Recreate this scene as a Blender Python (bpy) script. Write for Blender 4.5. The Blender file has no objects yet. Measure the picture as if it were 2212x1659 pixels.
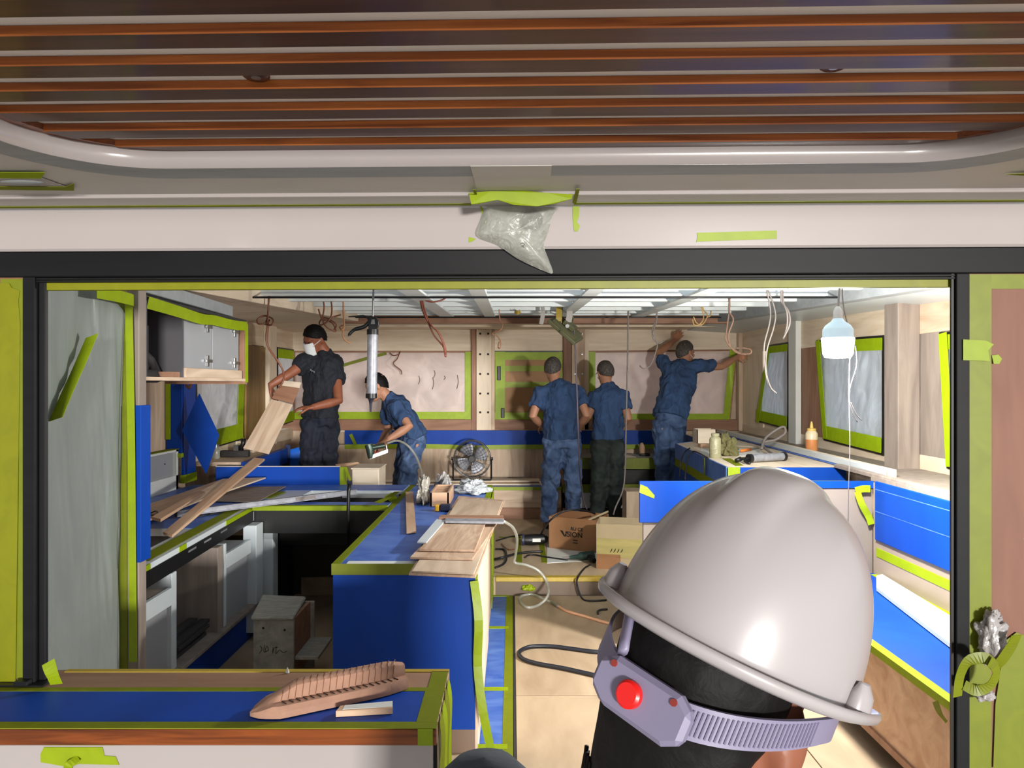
import bpy, bmesh, math, random
from mathutils import Vector, Matrix, Euler, noise
random.seed(7)
sc = bpy.context.scene
C = sc.collection
CZ = 1.555            # camera height above the saloon floor
F = 1550.0            # focal length in pixels of a 2212 x 1659 frame
# ------------------------------------------------------------------ camera, sky, exposure
cam = bpy.data.objects.new('camera', bpy.data.cameras.new('camera'))
C.objects.link(cam)
cam.data.sensor_width = 36.0
cam.data.lens = 36.0 * F / 2212.0
cam.data.clip_start = 0.02
cam.location = (0, 0, CZ)
cam.rotation_euler = (math.radians(90), 0, 0)
sc.camera = cam
w = bpy.data.worlds.new('world'); sc.world = w
w.use_nodes = True
bg = w.node_tree.nodes['Background']
bg.inputs[0].default_value = (0.93, 0.97, 1.0, 1)
bg.inputs[1].default_value = 0.56
sc.view_settings.view_transform = 'Standard'
sc.view_settings.look = 'None'
sc.view_settings.exposure = 0.62
sc.view_settings.gamma = 1.0
sc.view_settings.use_curve_mapping = False
BULB_POWER = 190.0
# bright open hall gate far behind the photographer, to the right: its light comes in low through the doorway
GL = bpy.data.lights.new('hall_gate', 'AREA'); GL.shape = 'RECTANGLE'; GL.size = 2.6; GL.size_y = 1.6; GL.energy = 4300; GL.color = (1.0, .97, .93)
gl_o = bpy.data.objects.new('hall_gate', GL); C.objects.link(gl_o); gl_o.location = (5.6, -20.0, 1.62)
gl_o.rotation_euler = (Vector((-1.2, 6.6, 1.45)) - Vector((5.6, -20.0, 1.62))).to_track_quat('-Z', 'Y').to_euler()
# ------------------------------------------------------------------ helpers
def lin(c):
    c = c / 255.0
    return c / 12.92 if c <= 0.04045 else ((c + 0.055) / 1.055) ** 2.4
def rgb(r, g, b): return (lin(r), lin(g), lin(b), 1.0)
def Z(rel): return CZ + rel
def P(px, py, d): return Vector(((px - 1106) / F * d, d, CZ - (py - 829.5) / F * d))
def PZ(px, py, z):                       # pixel -> point on the horizontal plane z
    d = (CZ - z) * F / (py - 829.5); return P(px, py, d)
def PX(px, py, X):                       # pixel -> point on the vertical plane x = X
    d = X * F / (px - 1106); return P(px, py, d)

MATS = {}
def mat(name, col, rough=0.5, var=0.0, scale=6.0, stretch=(1, 1, 1), metal=0.0, bump=0.0, spec=0.5, coat=0.0, col2=None, distort=0.6, detail=5.0, bdist=.01):
    if name in MATS: return MATS[name]
    m = bpy.data.materials.new(name); m.use_nodes = True
    nt = m.node_tree; b = nt.nodes['Principled BSDF']
    b.inputs['Roughness'].default_value = rough
    b.inputs['Metallic'].default_value = metal
    b.inputs['Specular IOR Level'].default_value = spec
    b.inputs['Coat Weight'].default_value = coat
    b.inputs['Coat Roughness'].default_value = 0.08
    b.inputs['Base Color'].default_value = col
    if var > 0 or col2 or bump:
        tc = nt.nodes.new('ShaderNodeTexCoord'); mp = nt.nodes.new('ShaderNodeMapping')
        mp.inputs['Scale'].default_value = stretch
        oi = nt.nodes.new('ShaderNodeObjectInfo')
        ad = nt.nodes.new('ShaderNodeVectorMath'); ad.operation = 'MULTIPLY_ADD'
        nt.links.new(oi.outputs['Random'], ad.inputs[0])
        ad.inputs[1].default_value = (7.3, 5.1, 9.7)
        nt.links.new(tc.outputs['Object'], ad.inputs[2])
        nt.links.new(ad.outputs[0], mp.inputs['Vector'])
        nz = nt.nodes.new('ShaderNodeTexNoise')
        nz.inputs['Scale'].default_value = scale; nz.inputs['Detail'].default_value = detail
        nz.inputs['Distortion'].default_value = distort
        nt.links.new(mp.outputs[0], nz.inputs['Vector'])
        rp = nt.nodes.new('ShaderNodeValToRGB')
        c1 = tuple(min(1, x * (1 - var)) for x in col[:3]) + (1,)
        c2 = col2 if col2 else tuple(min(1, x * (1 + var)) for x in col[:3]) + (1,)
        if col2: c1 = col
        rp.color_ramp.elements[0].position = 0.32; rp.color_ramp.elements[1].position = 0.68
        rp.color_ramp.elements[0].color = c1; rp.color_ramp.elements[1].color = c2
        nt.links.new(nz.outputs['Fac'], rp.inputs[0])
        nt.links.new(rp.outputs[0], b.inputs['Base Color'])
        if bump:
            bp = nt.nodes.new('ShaderNodeBump'); bp.inputs['Strength'].default_value = bump
            bp.inputs['Distance'].default_value = bdist
            nt.links.new(nz.outputs['Fac'], bp.inputs['Height'])
            nt.links.new(bp.outputs[0], b.inputs['Normal'])
    MATS[name] = m
    return m
def wood(name, a, b, axis='x', rough=0.55, scale=3.0, ratio=14.0, coat=0.0, spec=0.4, distort=1.2):
    st = {'x': (1, ratio, ratio), 'y': (ratio, 1, ratio), 'z': (ratio, ratio, 1)}[axis]
    return mat(name, a, rough, 0, scale, st, col2=b, coat=coat, spec=spec, distort=distort)
def film(name, col, trans=0.3, transp=0.0, rough=0.25, gloss=0.12, bump=0.3, bscale=14.0, stretch=(1, 1, 1)):
    """thin translucent sheet: diffuse + translucent (+ clear) with a glossy skin"""
    if name in MATS: return MATS[name]
    m = bpy.data.materials.new(name); m.use_nodes = True
    nt = m.node_tree; nt.nodes.clear()
    out = nt.nodes.new('ShaderNodeOutputMaterial')
    df = nt.nodes.new('ShaderNodeBsdfDiffuse'); tr = nt.nodes.new('ShaderNodeBsdfTranslucent')
    gl = nt.nodes.new('ShaderNodeBsdfGlossy'); cl = nt.nodes.new('ShaderNodeBsdfTransparent')
    gl.inputs['Roughness'].default_value = rough
    tc = nt.nodes.new('ShaderNodeTexCoord'); mp = nt.nodes.new('ShaderNodeMapping'); mp.inputs['Scale'].default_value = stretch
    nz = nt.nodes.new('ShaderNodeTexNoise'); nz.inputs['Scale'].default_value = bscale; nz.inputs['Detail'].default_value = 6
    nz.inputs['Distortion'].default_value = 1.5
    nt.links.new(tc.outputs['Object'], mp.inputs[0]); nt.links.new(mp.outputs[0], nz.inputs['Vector'])
    rp = nt.nodes.new('ShaderNodeValToRGB')
    rp.color_ramp.elements[0].position = .3; rp.color_ramp.elements[1].position = .7
    rp.color_ramp.elements[0].color = tuple(x * .84 for x in col[:3]) + (1,); rp.color_ramp.elements[1].color = col
    nt.links.new(nz.outputs['Fac'], rp.inputs[0])
    nt.links.new(rp.outputs[0], df.inputs[0]); nt.links.new(rp.outputs[0], tr.inputs[0])
    bp = nt.nodes.new('ShaderNodeBump'); bp.inputs['Strength'].default_value = bump; bp.inputs['Distance'].default_value = .02
    nt.links.new(nz.outputs['Fac'], bp.inputs['Height'])
    for s in (df, tr, gl): nt.links.new(bp.outputs[0], s.inputs['Normal'])
    m1 = nt.nodes.new('ShaderNodeMixShader'); m1.inputs[0].default_value = trans
    m2 = nt.nodes.new('ShaderNodeMixShader'); m2.inputs[0].default_value = gloss
    m3 = nt.nodes.new('ShaderNodeMixShader'); m3.inputs[0].default_value = transp
    nt.links.new(df.outputs[0], m1.inputs[1]); nt.links.new(tr.outputs[0], m1.inputs[2])
    nt.links.new(m1.outputs[0], m2.inputs[1]); nt.links.new(gl.outputs[0], m2.inputs[2])
    nt.links.new(m2.outputs[0], m3.inputs[1]); nt.links.new(cl.outputs[0], m3.inputs[2])
    nt.links.new(m3.outputs[0], out.inputs[0])
    MATS[name] = m
    return m
def emit(name, col, strength):
    m = bpy.data.materials.new(name); m.use_nodes = True
    b = m.node_tree.nodes['Principled BSDF']
    b.inputs['Base Color'].default_value = col; b.inputs['Emission Color'].default_value = col
    b.inputs['Emission Strength'].default_value = strength
    MATS[name] = m; return m

class G:
    def __init__(s): s.v = []; s.f = []
    def add(s, vs, fs):
        o = len(s.v); s.v += [Vector(v) for v in vs]; s.f += [tuple(i + o for i in f) for f in fs]; return s
    def box(s, x0, x1, y0, y1, z0, z1):
        return s.hexa([(x0, y0, z0), (x1, y0, z0), (x1, y1, z0), (x0, y1, z0), (x0, y0, z1), (x1, y0, z1), (x1, y1, z1), (x0, y1, z1)])
    def hexa(s, p):
        return s.add(p, [(0, 3, 2, 1), (4, 5, 6, 7), (0, 1, 5, 4), (1, 2, 6, 5), (2, 3, 7, 6), (3, 0, 4, 7)])
    def prism(s, pts, vec):
        n = len(pts); vec = Vector(vec); pts = [Vector(p) for p in pts]
        fs = [tuple(range(n))[::-1], tuple(range(n, 2 * n))] + [(i, (i + 1) % n, n + (i + 1) % n, n + i) for i in range(n)]
        return s.add(pts + [p + vec for p in pts], fs)
    def tube(s, pts, r, n=8, flat=1.0, up=None):
        pts = [Vector(p) for p in pts]; m = len(pts)
        rs = r if isinstance(r, (list, tuple)) else [r] * m
        vs = []; prev = None
        for i, p in enumerate(pts):
            t = (pts[min(i + 1, m - 1)] - pts[max(i - 1, 0)])
            t = t.normalized() if t.length > 1e-9 else Vector((0, 0, 1))
            if prev is None:
                a = Vector(up) if up is not None else (Vector((0, 0, 1)) if abs(t.z) < .9 else Vector((0, 1, 0)))
            else: a = prev
            a = (a - t * a.dot(t)); a = a.normalized() if a.length > 1e-6 else t.orthogonal().normalized()
            prev = a; b = t.cross(a)
            for k in range(n):
                th = 2 * math.pi * k / n
                vs.append(p + a * (math.cos(th) * rs[i]) + b * (math.sin(th) * rs[i] * flat))
        fs = []
        for i in range(m - 1):
            for k in range(n):
                k2 = (k + 1) % n
                fs.append((i * n + k, i * n + k2, (i + 1) * n + k2, (i + 1) * n + k))
        fs.append(tuple(range(n))[::-1]); fs.append(tuple((m - 1) * n + k for k in range(n)))
        return s.add(vs, fs)
    def loft(s, rings):
        """rings: list of (center, axis_u*ru, axis_v*rv) as vectors; closed solid"""
        n = 20; vs = []
        for c, u, v in rings:
            c = Vector(c); u = Vector(u); v = Vector(v)
            for k in range(n):
                th = 2 * math.pi * k / n
                vs.append(c + u * math.cos(th) + v * math.sin(th))
        m = len(rings); fs = []
        for i in range(m - 1):
            for k in range(n):
                k2 = (k + 1) % n
                fs.append((i * n + k, i * n + k2, (i + 1) * n + k2, (i + 1) * n + k))
        fs.append(tuple(range(n))[::-1]); fs.append(tuple((m - 1) * n + k for k in range(n)))
        return s.add(vs, fs)
    def ell(s, c, a, b, cc, n=16, m=10):
        """ellipsoid with axis vectors a, b, cc"""
        c = Vector(c); a = Vector(a); b = Vector(b); cc = Vector(cc); vs = []; fs = []
        vs.append(c - cc)
        for i in range(1, m):
            ph = -math.pi / 2 + math.pi * i / m
            for k in range(n):
                th = 2 * math.pi * k / n
                vs.append(c + (a * math.cos(th) + b * math.sin(th)) * math.cos(ph) + cc * math.sin(ph))
        vs.append(c + cc); L = len(vs) - 1
        for k in range(n): fs.append((0, 1 + (k + 1) % n, 1 + k))
        for i in range(m - 2):
            for k in range(n):
                k2 = (k + 1) % n
                fs.append((1 + i * n + k, 1 + i * n + k2, 1 + (i + 1) * n + k2, 1 + (i + 1) * n + k))
        for k in range(n): fs.append((1 + (m - 2) * n + k, 1 + (m - 2) * n + (k + 1) % n, L))
        return s.add(vs, fs)
    def lathe(s, prof, base, axis=(0, 0, 1), n=24):
        base = Vector(base); ax = Vector(axis).normalized(); a = ax.orthogonal().normalized(); b = ax.cross(a); vs = []
        for r, h in prof:
            for k in range(n):
                th = 2 * math.pi * k / n
                vs.append(base + ax * h + (a * math.cos(th) + b * math.sin(th)) * r)
        m = len(prof); fs = []
        for i in range(m - 1):
            for k in range(n):
                k2 = (k + 1) % n; fs.append((i * n + k, i * n + k2, (i + 1) * n + k2, (i + 1) * n + k))
        fs.append(tuple(range(n))[::-1]); fs.append(tuple((m - 1) * n + k for k in range(n)))
        return s.add(vs, fs)
    def grid(s, fn, nu, nv):
        vs = [fn(i / nu, j / nv) for j in range(nv + 1) for i in range(nu + 1)]
        fs = [(j * (nu + 1) + i, j * (nu + 1) + i + 1, (j + 1) * (nu + 1) + i + 1, (j + 1) * (nu + 1) + i) for j in range(nv) for i in range(nu)]
        return s.add(vs, fs)

WM = {}
I4 = Matrix.Identity(4)
def tag(o, label=None, cat=None, group=None, kind=None):
    if label: o['label'] = label
    if cat: o['category'] = cat
    if group: o['group'] = group
    if kind: o['kind'] = kind
    return o
def build(g, name, m, parent=None, label=None, cat=None, group=None, kind=None, frame=None, smooth=False, bevel=0.0, solid=0.0, mods=()):
    fr = frame if frame is not None else I4
    xs = [v.x for v in g.v]; ys = [v.y for v in g.v]; zs = [v.z for v in g.v]
    base = Vector(((min(xs) + max(xs)) / 2, (min(ys) + max(ys)) / 2, min(zs)))
    me = bpy.data.meshes.new(name)
    me.from_pydata([v - base for v in g.v], [], g.f); me.update()
    if bevel or not smooth:
        bm = bmesh.new(); bm.from_mesh(me); bmesh.ops.recalc_face_normals(bm, faces=bm.faces)
        if bevel:
            es = [e for e in bm.edges if len(e.link_faces) == 2 and e.calc_face_angle(0) > 0.6]
            if es: bmesh.ops.bevel(bm, geom=es, offset=bevel, segments=1, affect='EDGES', clamp_overlap=True)
        bm.to_mesh(me); bm.free()
    else:
        bm = bmesh.new(); bm.from_mesh(me); bmesh.ops.recalc_face_normals(bm, faces=bm.faces); bm.to_mesh(me); bm.free()
    if smooth:
        me.polygons.foreach_set('use_smooth', [True] * len(me.polygons))
        if smooth == 'auto':
            me.set_sharp_from_angle(angle=math.radians(40))
    me.materials.append(m)
    o = bpy.data.objects.new(name, me); C.objects.link(o)
    Wm = fr @ Matrix.Translation(base); WM[o.name] = Wm
    if parent is not None:
        o.parent = parent; o.matrix_local = WM[parent.name].inverted() @ Wm
    else: o.matrix_world = Wm
    if solid:
        md = o.modifiers.new('thickness', 'SOLIDIFY'); md.thickness = solid; md.offset = 0
    tag(o, label, cat, group, kind)
    return o
def root(name, loc, label, cat, group=None, kind=None):
    o = bpy.data.objects.new(name, None); C.objects.link(o); o.location = loc; o.empty_display_size = .1
    WM[o.name] = Matrix.Translation(Vector(loc)); tag(o, label, cat, group, kind); return o
def B(name, m, x0, x1, y0, y1, z0, z1, parent=None, bevel=0.0, **k):
    return build(G().box(min(x0, x1), max(x0, x1), min(y0, y1), max(y0, y1), min(z0, z1), max(z0, z1)), name, m, parent, bevel=bevel, **k)
def slab(name, pts, th, m, parent=None, bevel=0.0, along=None, **k):
    """a flat board: world polygon pts (top face), extruded th against its normal, local x along its long edge"""
    pts = [Vector(p) for p in pts]; n = Vector((0, 0, 0))
    for i in range(len(pts)):
        a, b = pts[i], pts[(i + 1) % len(pts)]
        n += Vector(((a.y - b.y) * (a.z + b.z), (a.z - b.z) * (a.x + b.x), (a.x - b.x) * (a.y + b.y)))
    n.normalize()
    if n.z < -1e-4 or (abs(n.z) < 1e-4 and n.y > 0): n = -n      # face up, or towards the camera
    ed = max(((pts[(i + 1) % len(pts)] - pts[i]) for i in range(len(pts))), key=lambda e: e.length)
    x = Vector(along) if along else ed; x = (x - n * x.dot(n)).normalized(); y = n.cross(x)
    R = Matrix((x, y, n)).transposed().to_4x4(); R.translation = pts[0]; Ri = R.inverted()
    g = G().prism([Ri @ p for p in pts], (0, 0, -th))
    return build(g, name, m, parent, frame=R, bevel=bevel, **k)
def catmull(pts, n=8):
    pts = [Vector(p) for p in pts]; out = []
    for i in range(len(pts) - 1):
        p0 = pts[max(i - 1, 0)]; p1 = pts[i]; p2 = pts[i + 1]; p3 = pts[min(i + 2, len(pts) - 1)]
        for j in range(n):
            t = j / n
            out.append(.5 * ((2 * p1) + (p2 - p0) * t + (2 * p0 - 5 * p1 + 4 * p2 - p3) * t * t + (3 * p1 - p0 - 3 * p2 + p3) * t ** 3))
    out.append(pts[-1]); return out
def wire(name, pts, r, m, parent=None, n=6, res=6, **k):
    return build(G().tube(catmull(pts, res), r, n), name, m, parent, smooth=True, **k)
def ribbon(name, pts, width, m, parent=None, side=(1, 0, 0), th=.0012, res=4, twist=0.0, **k):
    """a strip of tape following pts, its width along side"""
    pp = catmull(pts, res); g = G(); n = len(pp); vs = []
    for i, p in enumerate(pp):
        s = Vector(side); a = twist * i / n
        t = (pp[min(i + 1, n - 1)] - pp[max(i - 1, 0)]).normalized()
        s = Matrix.Rotation(a, 3, t) @ s; s = (s - t * s.dot(t)).normalized()
        vs += [p - s * width / 2, p + s * width / 2]
    g.add(vs, [(2 * i, 2 * i + 1, 2 * i + 3, 2 * i + 2) for i in range(n - 1)])
    return build(g, name, m, parent, solid=th, smooth=False, **k)
def text_mesh(name, body, size, m, parent, matrix, th=0.0006, bold=0.0):
    cu = bpy.data.curves.new(name, 'FONT'); cu.body = body; cu.size = size; cu.extrude = th; cu.offset = bold
    cu.align_x = 'CENTER'; cu.align_y = 'CENTER'
    t = bpy.data.objects.new(name, cu); C.objects.link(t)
    dg = bpy.context.evaluated_depsgraph_get(); me = bpy.data.meshes.new_from_object(t.evaluated_get(dg))
    bpy.data.objects.remove(t)
    o = bpy.data.objects.new(name, me); C.objects.link(o); me.materials.clear(); me.materials.append(m)
    o.parent = parent; WM[o.name] = matrix; o.matrix_local = WM[parent.name].inverted() @ matrix
    return o
# ------------------------------------------------------------------ materials
M_lime = film('lime_tape', rgb(156, 178, 14), trans=.2, gloss=.04, rough=.45, bump=.015, bscale=9)
M_limei = film('lime_tape_lit', rgb(186, 216, 22), trans=.35, gloss=.04, rough=.45, bump=.015, bscale=9)  # same lime tape, the light on the window strips put into its colour
M_lime2 = film('lime_tape_dark', rgb(126, 136, 24), trans=.12, gloss=.04, rough=.45, bump=.015, bscale=9)
M_yel = film('amber_tape', rgb(196, 168, 70), trans=.2, gloss=.05, rough=.4, bump=.06, bscale=30)
M_blue = mat('blue_film', rgb(0, 60, 154), .5, .12, 5, (1, 1, .3), bump=.05, spec=.25)
M_bluet = mat('blue_film_dusty', rgb(40, 84, 176), .45, 0, 3.0, (1, 2, 1), col2=rgb(86, 124, 196), bump=.06, distort=2)
M_blueb = mat('blue_film_bright', rgb(24, 110, 226), .4, .12, 9, bump=.25)
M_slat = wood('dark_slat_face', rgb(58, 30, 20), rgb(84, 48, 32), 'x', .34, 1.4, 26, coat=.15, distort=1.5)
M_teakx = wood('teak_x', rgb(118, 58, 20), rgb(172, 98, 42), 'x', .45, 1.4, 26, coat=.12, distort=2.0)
M_teak = wood('teak_gloss', rgb(84, 38, 12), rgb(138, 70, 26), 'x', .3, 1.6, 24, coat=.4, distort=1.6)
M_gel = mat('white_gelcoat', rgb(168, 160, 158), .22, .02, 2, spec=.5, coat=.3)
M_grey = mat('grey_primer', rgb(186, 182, 176), .6, .05, 3, (1, 3, 3))
M_greyd = mat('grey_filler', rgb(146, 150, 152), .6, .10, 3, (1, 6, 6))
M_whitep = mat('white_paint', rgb(216, 218, 214), .5, .03, 4)
M_black = mat('black_anodised', rgb(20, 20, 22), .5, .15, 3, (1, 8, 8), spec=.2)
M_blk = mat('black_plastic', rgb(18, 18, 20), .4)
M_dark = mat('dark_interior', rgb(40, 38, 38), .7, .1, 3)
M_pink = wood('pink_primer_ply', rgb(122, 82, 66), rgb(132, 92, 74), 'z', .6, 2.0, 6)
M_plyx = wood('ply_x', rgb(182, 156, 132), rgb(212, 190, 166), 'x', .6, 1.6, 8)
M_plyy = wood('ply_y', rgb(182, 156, 132), rgb(212, 190, 166), 'y', .6, 1.6, 8)
M_plyz = wood('ply_z', rgb(182, 156, 132), rgb(212, 190, 166), 'z', .6, 1.6, 8)
M_pale = wood('pale_ply_x', rgb(222, 204, 180), rgb(240, 226, 206), 'x', .6, 1.4, 9)
M_palez = wood('pale_ply_z', rgb(218, 200, 176), rgb(236, 222, 200), 'z', .6, 1.4, 9)
M_paley = wood('pale_ply_y', rgb(210, 190, 164), rgb(232, 216, 194), 'y', .6, 1.4, 9)
M_brown = wood('brown_veneer_z', rgb(134, 96, 74), rgb(164, 124, 100), 'z', .55, 1.6, 8)
M_brownx = wood('brown_veneer_x', rgb(134, 96, 74), rgb(164, 124, 100), 'x', .55, 1.6, 8)
M_och = wood('ochre_veneer', rgb(130, 102, 54), rgb(156, 124, 74), 'z', .55, 1.6, 8)
M_gply = wood('grey_ply_z', rgb(128, 116, 108), rgb(150, 138, 128), 'z', .6, 1.6, 8)
M_floor = wood('floor_ply', rgb(162, 140, 114), rgb(190, 168, 140), 'y', .65, 1.2, 3)
M_fresh = wood('fresh_veneer', rgb(186, 146, 116), rgb(214, 180, 150), 'x', .55, 1.3, 7)
M_freshd = wood('sanded_bar_veneer', rgb(132, 100, 78), rgb(158, 124, 100), 'x', .6, 1.3, 7)
M_swirl = mat('swirl_ply', rgb(174, 138, 112), .55, 0, 1.6, (1, 7, 7), col2=rgb(212, 184, 158), distort=3.5, detail=3)
M_edge = mat('ply_edge', rgb(150, 92, 66), .7, .15, 20)
M_laq = mat('white_lacquer', rgb(196, 204, 208), .35, .02, 3)
M_laqg = mat('grey_lacquer', rgb(150, 152, 156), .4, .03, 3)
M_steel = mat('brushed_steel', rgb(170, 172, 174), .3, .08, 10, metal=1.0)
M_alu = mat('aluminium', rgb(150, 152, 160), .5, .2, 25, metal=.35)
M_beam = mat('white_frame_paint', rgb(232, 240, 240), .5, .04, 3)
M_plate = mat('pale_blue_plate', rgb(190, 204, 222), .55, .07, 2, (2, 1, 1))
M_card = mat('cardboard', rgb(156, 112, 76), .75, .06, 6)
M_cardl = mat('cardboard_light', rgb(178, 160, 128), .75, .06, 6)
M_ink = mat('black_ink', rgb(24, 20, 18), .7)
M_pane = film('paper_backed_plastic', rgb(244, 228, 222), trans=.45, gloss=.04, rough=.4, bump=.2, bscale=4)
M_paneb = film('blue_grey_plastic', rgb(240, 247, 255), trans=.55, gloss=.14, rough=.22, bump=.5, bscale=7, stretch=(1, 1, .5))
M_board = mat('osb_pane', rgb(226, 206, 196), .5, .05, 30)
M_sheet = film('curtain_plastic', rgb(160, 168, 164), trans=.3, gloss=.06, rough=.35, bump=.35, bscale=4, stretch=(1.6, 1.6, .4))
M_bag = film('bag_plastic', rgb(220, 222, 212), trans=.4, transp=.42, gloss=.10, rough=.25, bump=.5, bscale=22)
M_clear = film('clear_hose', rgb(220, 220, 212), trans=.4, transp=.25, gloss=.15, rough=.2, bump=.05)
M_bronze = mat('bronze_wire', rgb(120, 74, 52), .45)
M_greyw = mat('grey_wire', rgb(120, 112, 108), .5)
M_cable = mat('black_cable', rgb(22, 22, 24), .5)
M_pgrey = mat('pale_cable', rgb(168, 164, 160), .5)
M_skin = mat('skin', rgb(186, 134, 106), .5, .06, 20)
M_skind = mat('skin_brown', rgb(140, 84, 60), .5, .06, 20)
M_hair = mat('black_hair', rgb(12, 10, 10), .65, .3, 60, bump=.2, spec=.25)
M_hairg = mat('grey_hair', rgb(50, 46, 44), .7, 0, 70, col2=rgb(104, 98, 92), bump=.3)
M_shirt = mat('navy_shirt', rgb(50, 76, 116), .85, .22, 7, (1, 1, .45), bump=.9, bdist=.05, distort=1.5, detail=3)
M_shirtd = mat('black_navy_shirt', rgb(20, 24, 34), .85, .12, 7, (1, 1, .45), bump=.8, bdist=.05, distort=1.5, detail=3)
M_jean = mat('blue_work_trousers', rgb(44, 66, 104), .85, 0, 7, col2=rgb(92, 116, 156), bump=.9, bdist=.05, detail=3)
M_jeang = mat('dark_green_jeans', rgb(24, 32, 34), .85, 0, 7, col2=rgb(52, 62, 58), bump=.2)
M_trsd = mat('dark_navy_trousers', rgb(20, 26, 42), .85, .3, 8, (1, 1, .4), bump=.9, bdist=.05, detail=3)
M_shoe = mat('black_shoe', rgb(20, 20, 22), .6)
M_mask = mat('white_mask', rgb(228, 232, 234), .7, .03, 20)
# ================================================================== AFT DECK: overhead, fascia, door frame
FR = Matrix.Translation((0, 2.0, 0)) @ Matrix.Rotation(math.radians(-1.5), 4, 'Z')
TXO = .05          # the tray sits slightly right of the doorway axis
def rrect(hx, y0, y1, r, seg=10):
    """rounded rectangle, y0 near, y1 far, counter-clockwise"""
    pts = []
    for cx, cy, a0 in ((hx - r, y1 - r, 0), (-hx + r, y1 - r, 90), (-hx + r, y0 + r, 180), (hx - r, y0 + r, 270)):
        for i in range(seg + 1):
            a = math.radians(a0 + 90 * i / seg); pts.append((cx + r * math.cos(a) + TXO, cy + r * math.sin(a)))
    return pts
ZS, ZB = Z(.498), Z(.535)
ceil = B('ceiling', mat('bright_white', rgb(240, 236, 232), .5), -1.12, 1.22, -2.9, -.30, Z(.552), Z(.60), frame=FR, kind='structure', label='white overhead panel behind teak slats')
def slat_limit(y, r=.24, hx=1.055, y1=-.372):
    if y <= y1 - r: return hx
    t = min(1.0, (y - (y1 - r)) / r)
    return hx - r + r * math.sqrt(max(0, 1 - t * t))
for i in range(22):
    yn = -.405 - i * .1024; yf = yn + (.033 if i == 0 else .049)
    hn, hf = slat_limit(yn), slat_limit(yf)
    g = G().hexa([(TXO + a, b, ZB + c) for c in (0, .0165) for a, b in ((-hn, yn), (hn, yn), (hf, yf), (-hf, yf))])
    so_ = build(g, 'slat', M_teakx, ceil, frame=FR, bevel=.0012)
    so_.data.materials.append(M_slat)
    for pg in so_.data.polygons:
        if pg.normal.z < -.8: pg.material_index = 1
# teak border round the tray, then the white lip, then the soffit
def ring(name, m, a, b, za, zb, parent=None, **k):
    n = len(a); g = G()
    g.add([(p[0], p[1], za) for p in a] + [(p[0], p[1], zb) for p in b], [(i, (i + 1) % n, n + (i + 1) % n, n + i) for i in range(n)])
    return build(g, name, m, parent, frame=FR, smooth='auto', **k)
o_in = rrect(1.055, -2.75, -.372, .24); o_tray = rrect(1.085, -2.78, -.368, .25); o_gs = rrect(1.17, -2.86, -.283, .32)
g = G(); n = len(o_in)
vs = [(p[0], p[1], ZB + .004) for p in o_in] + [(p[0], p[1], ZB + .004) for p in o_tray] + [(p[0], p[1], ZB + .02) for p in o_tray] + [(p[0], p[1], ZB + .02) for p in o_in]
fs = []
for q in range(4):
    for i in range(n): fs.append((q * n + i, q * n + (i + 1) % n, ((q + 1) % 4) * n + (i + 1) % n, ((q + 1) % 4) * n + i))
build(g.add(vs, fs), 'border', M_teak, ceil, frame=FR, smooth='auto')
sof = ring('trim_1', M_grey, o_gs, rrect(2.8, -2.95, -.14, .02), ZS, ZS, kind='structure', label='grey primed soffit around the slatted overhead')
ring('lip', M_gel, o_tray, o_tray, ZB + .018, ZS - .002, sof, solid=.004)
ring('filler_strip', M_greyd, o_tray, o_gs, ZS - .001, ZS - .0005, sof)
B('step', M_grey, -2.8, 2.8, -.14, -.02, ZS - .008, ZS + .02, sof, frame=FR, bevel=.002)
B('step_edge', M_gel, -2.8, 2.8, -.143, -.135, ZS - .009, ZS + .004, sof, frame=FR)
B('masking_tape', M_lime2, -2.8, -.11, -.058, -.040, ZS - .0095, ZS - .008, sof, frame=FR)
B('masking_tape', M_lime2, .17, 2.8, -.058, -.040, ZS - .0095, ZS - .008, sof, frame=FR)
B('film_patch', M_grey, -.085, .10, -.37, -.20, ZS - .003, ZS - .0015, sof, frame=FR)
for x0, w_ in ((-.093, .007), (.165, .010)):
    B('masking_tape', M_lime2, x0, x0 + w_, -.20, -.06, ZS - .0105, ZS - .009, sof, frame=FR)
for px, py in ((553, 168), (1802, 146)):      # two round wooden bezels on the panel between the slats
    c = PZ(px, py, Z(.545))
    o = build(G().lathe([(.0, .0), (.020, 0), (.024, .003), (.024, .007), (.010, .007)], c, (0, 0, 1), 24), 'round_bezel', M_slat, None, smooth='auto', label='round wooden bezel between the overhead slats, ' + ('left one of the two' if px < 1000 else 'right one of the two'), cat='light fitting')
    build(G().lathe([(.0, 0), (.009, 0), (.009, .003)], c + Vector((0, 0, -.0006)), (0, 0, 1), 16), 'lens', M_steel, o, smooth='auto')
# fascia
fas = B('wall_fascia', M_gel, -2.8, 2.8, -.022, .06, Z(.373), Z(.492), frame=FR, bevel=.006, kind='structure', label='white glossy fascia above the black door header')
def front(px, py, dy=0.0):                 # pixel -> point in the FR frame at y = dy
    o_, d_ = FR.inverted() @ Vector((0, 0, CZ)), FR.inverted().to_3x3() @ (P(px, py, 1.0) - Vector((0, 0, CZ)))
    t = (dy - o_.y) / d_.y; return o_ + d_ * t
def fpatch(name, pix, m, parent, dy, th=.0012, **k):
    return build(G().prism([front(x, y, dy) for x, y in pix], (0, -th, 0)), name, m, parent, frame=FR, **k)
fpatch('masking_tape', [(1505, 503), (1678, 498), (1678, 516), (1510, 522), (1504, 523), (1507, 512)], M_lime, fas, -.0225)
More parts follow.
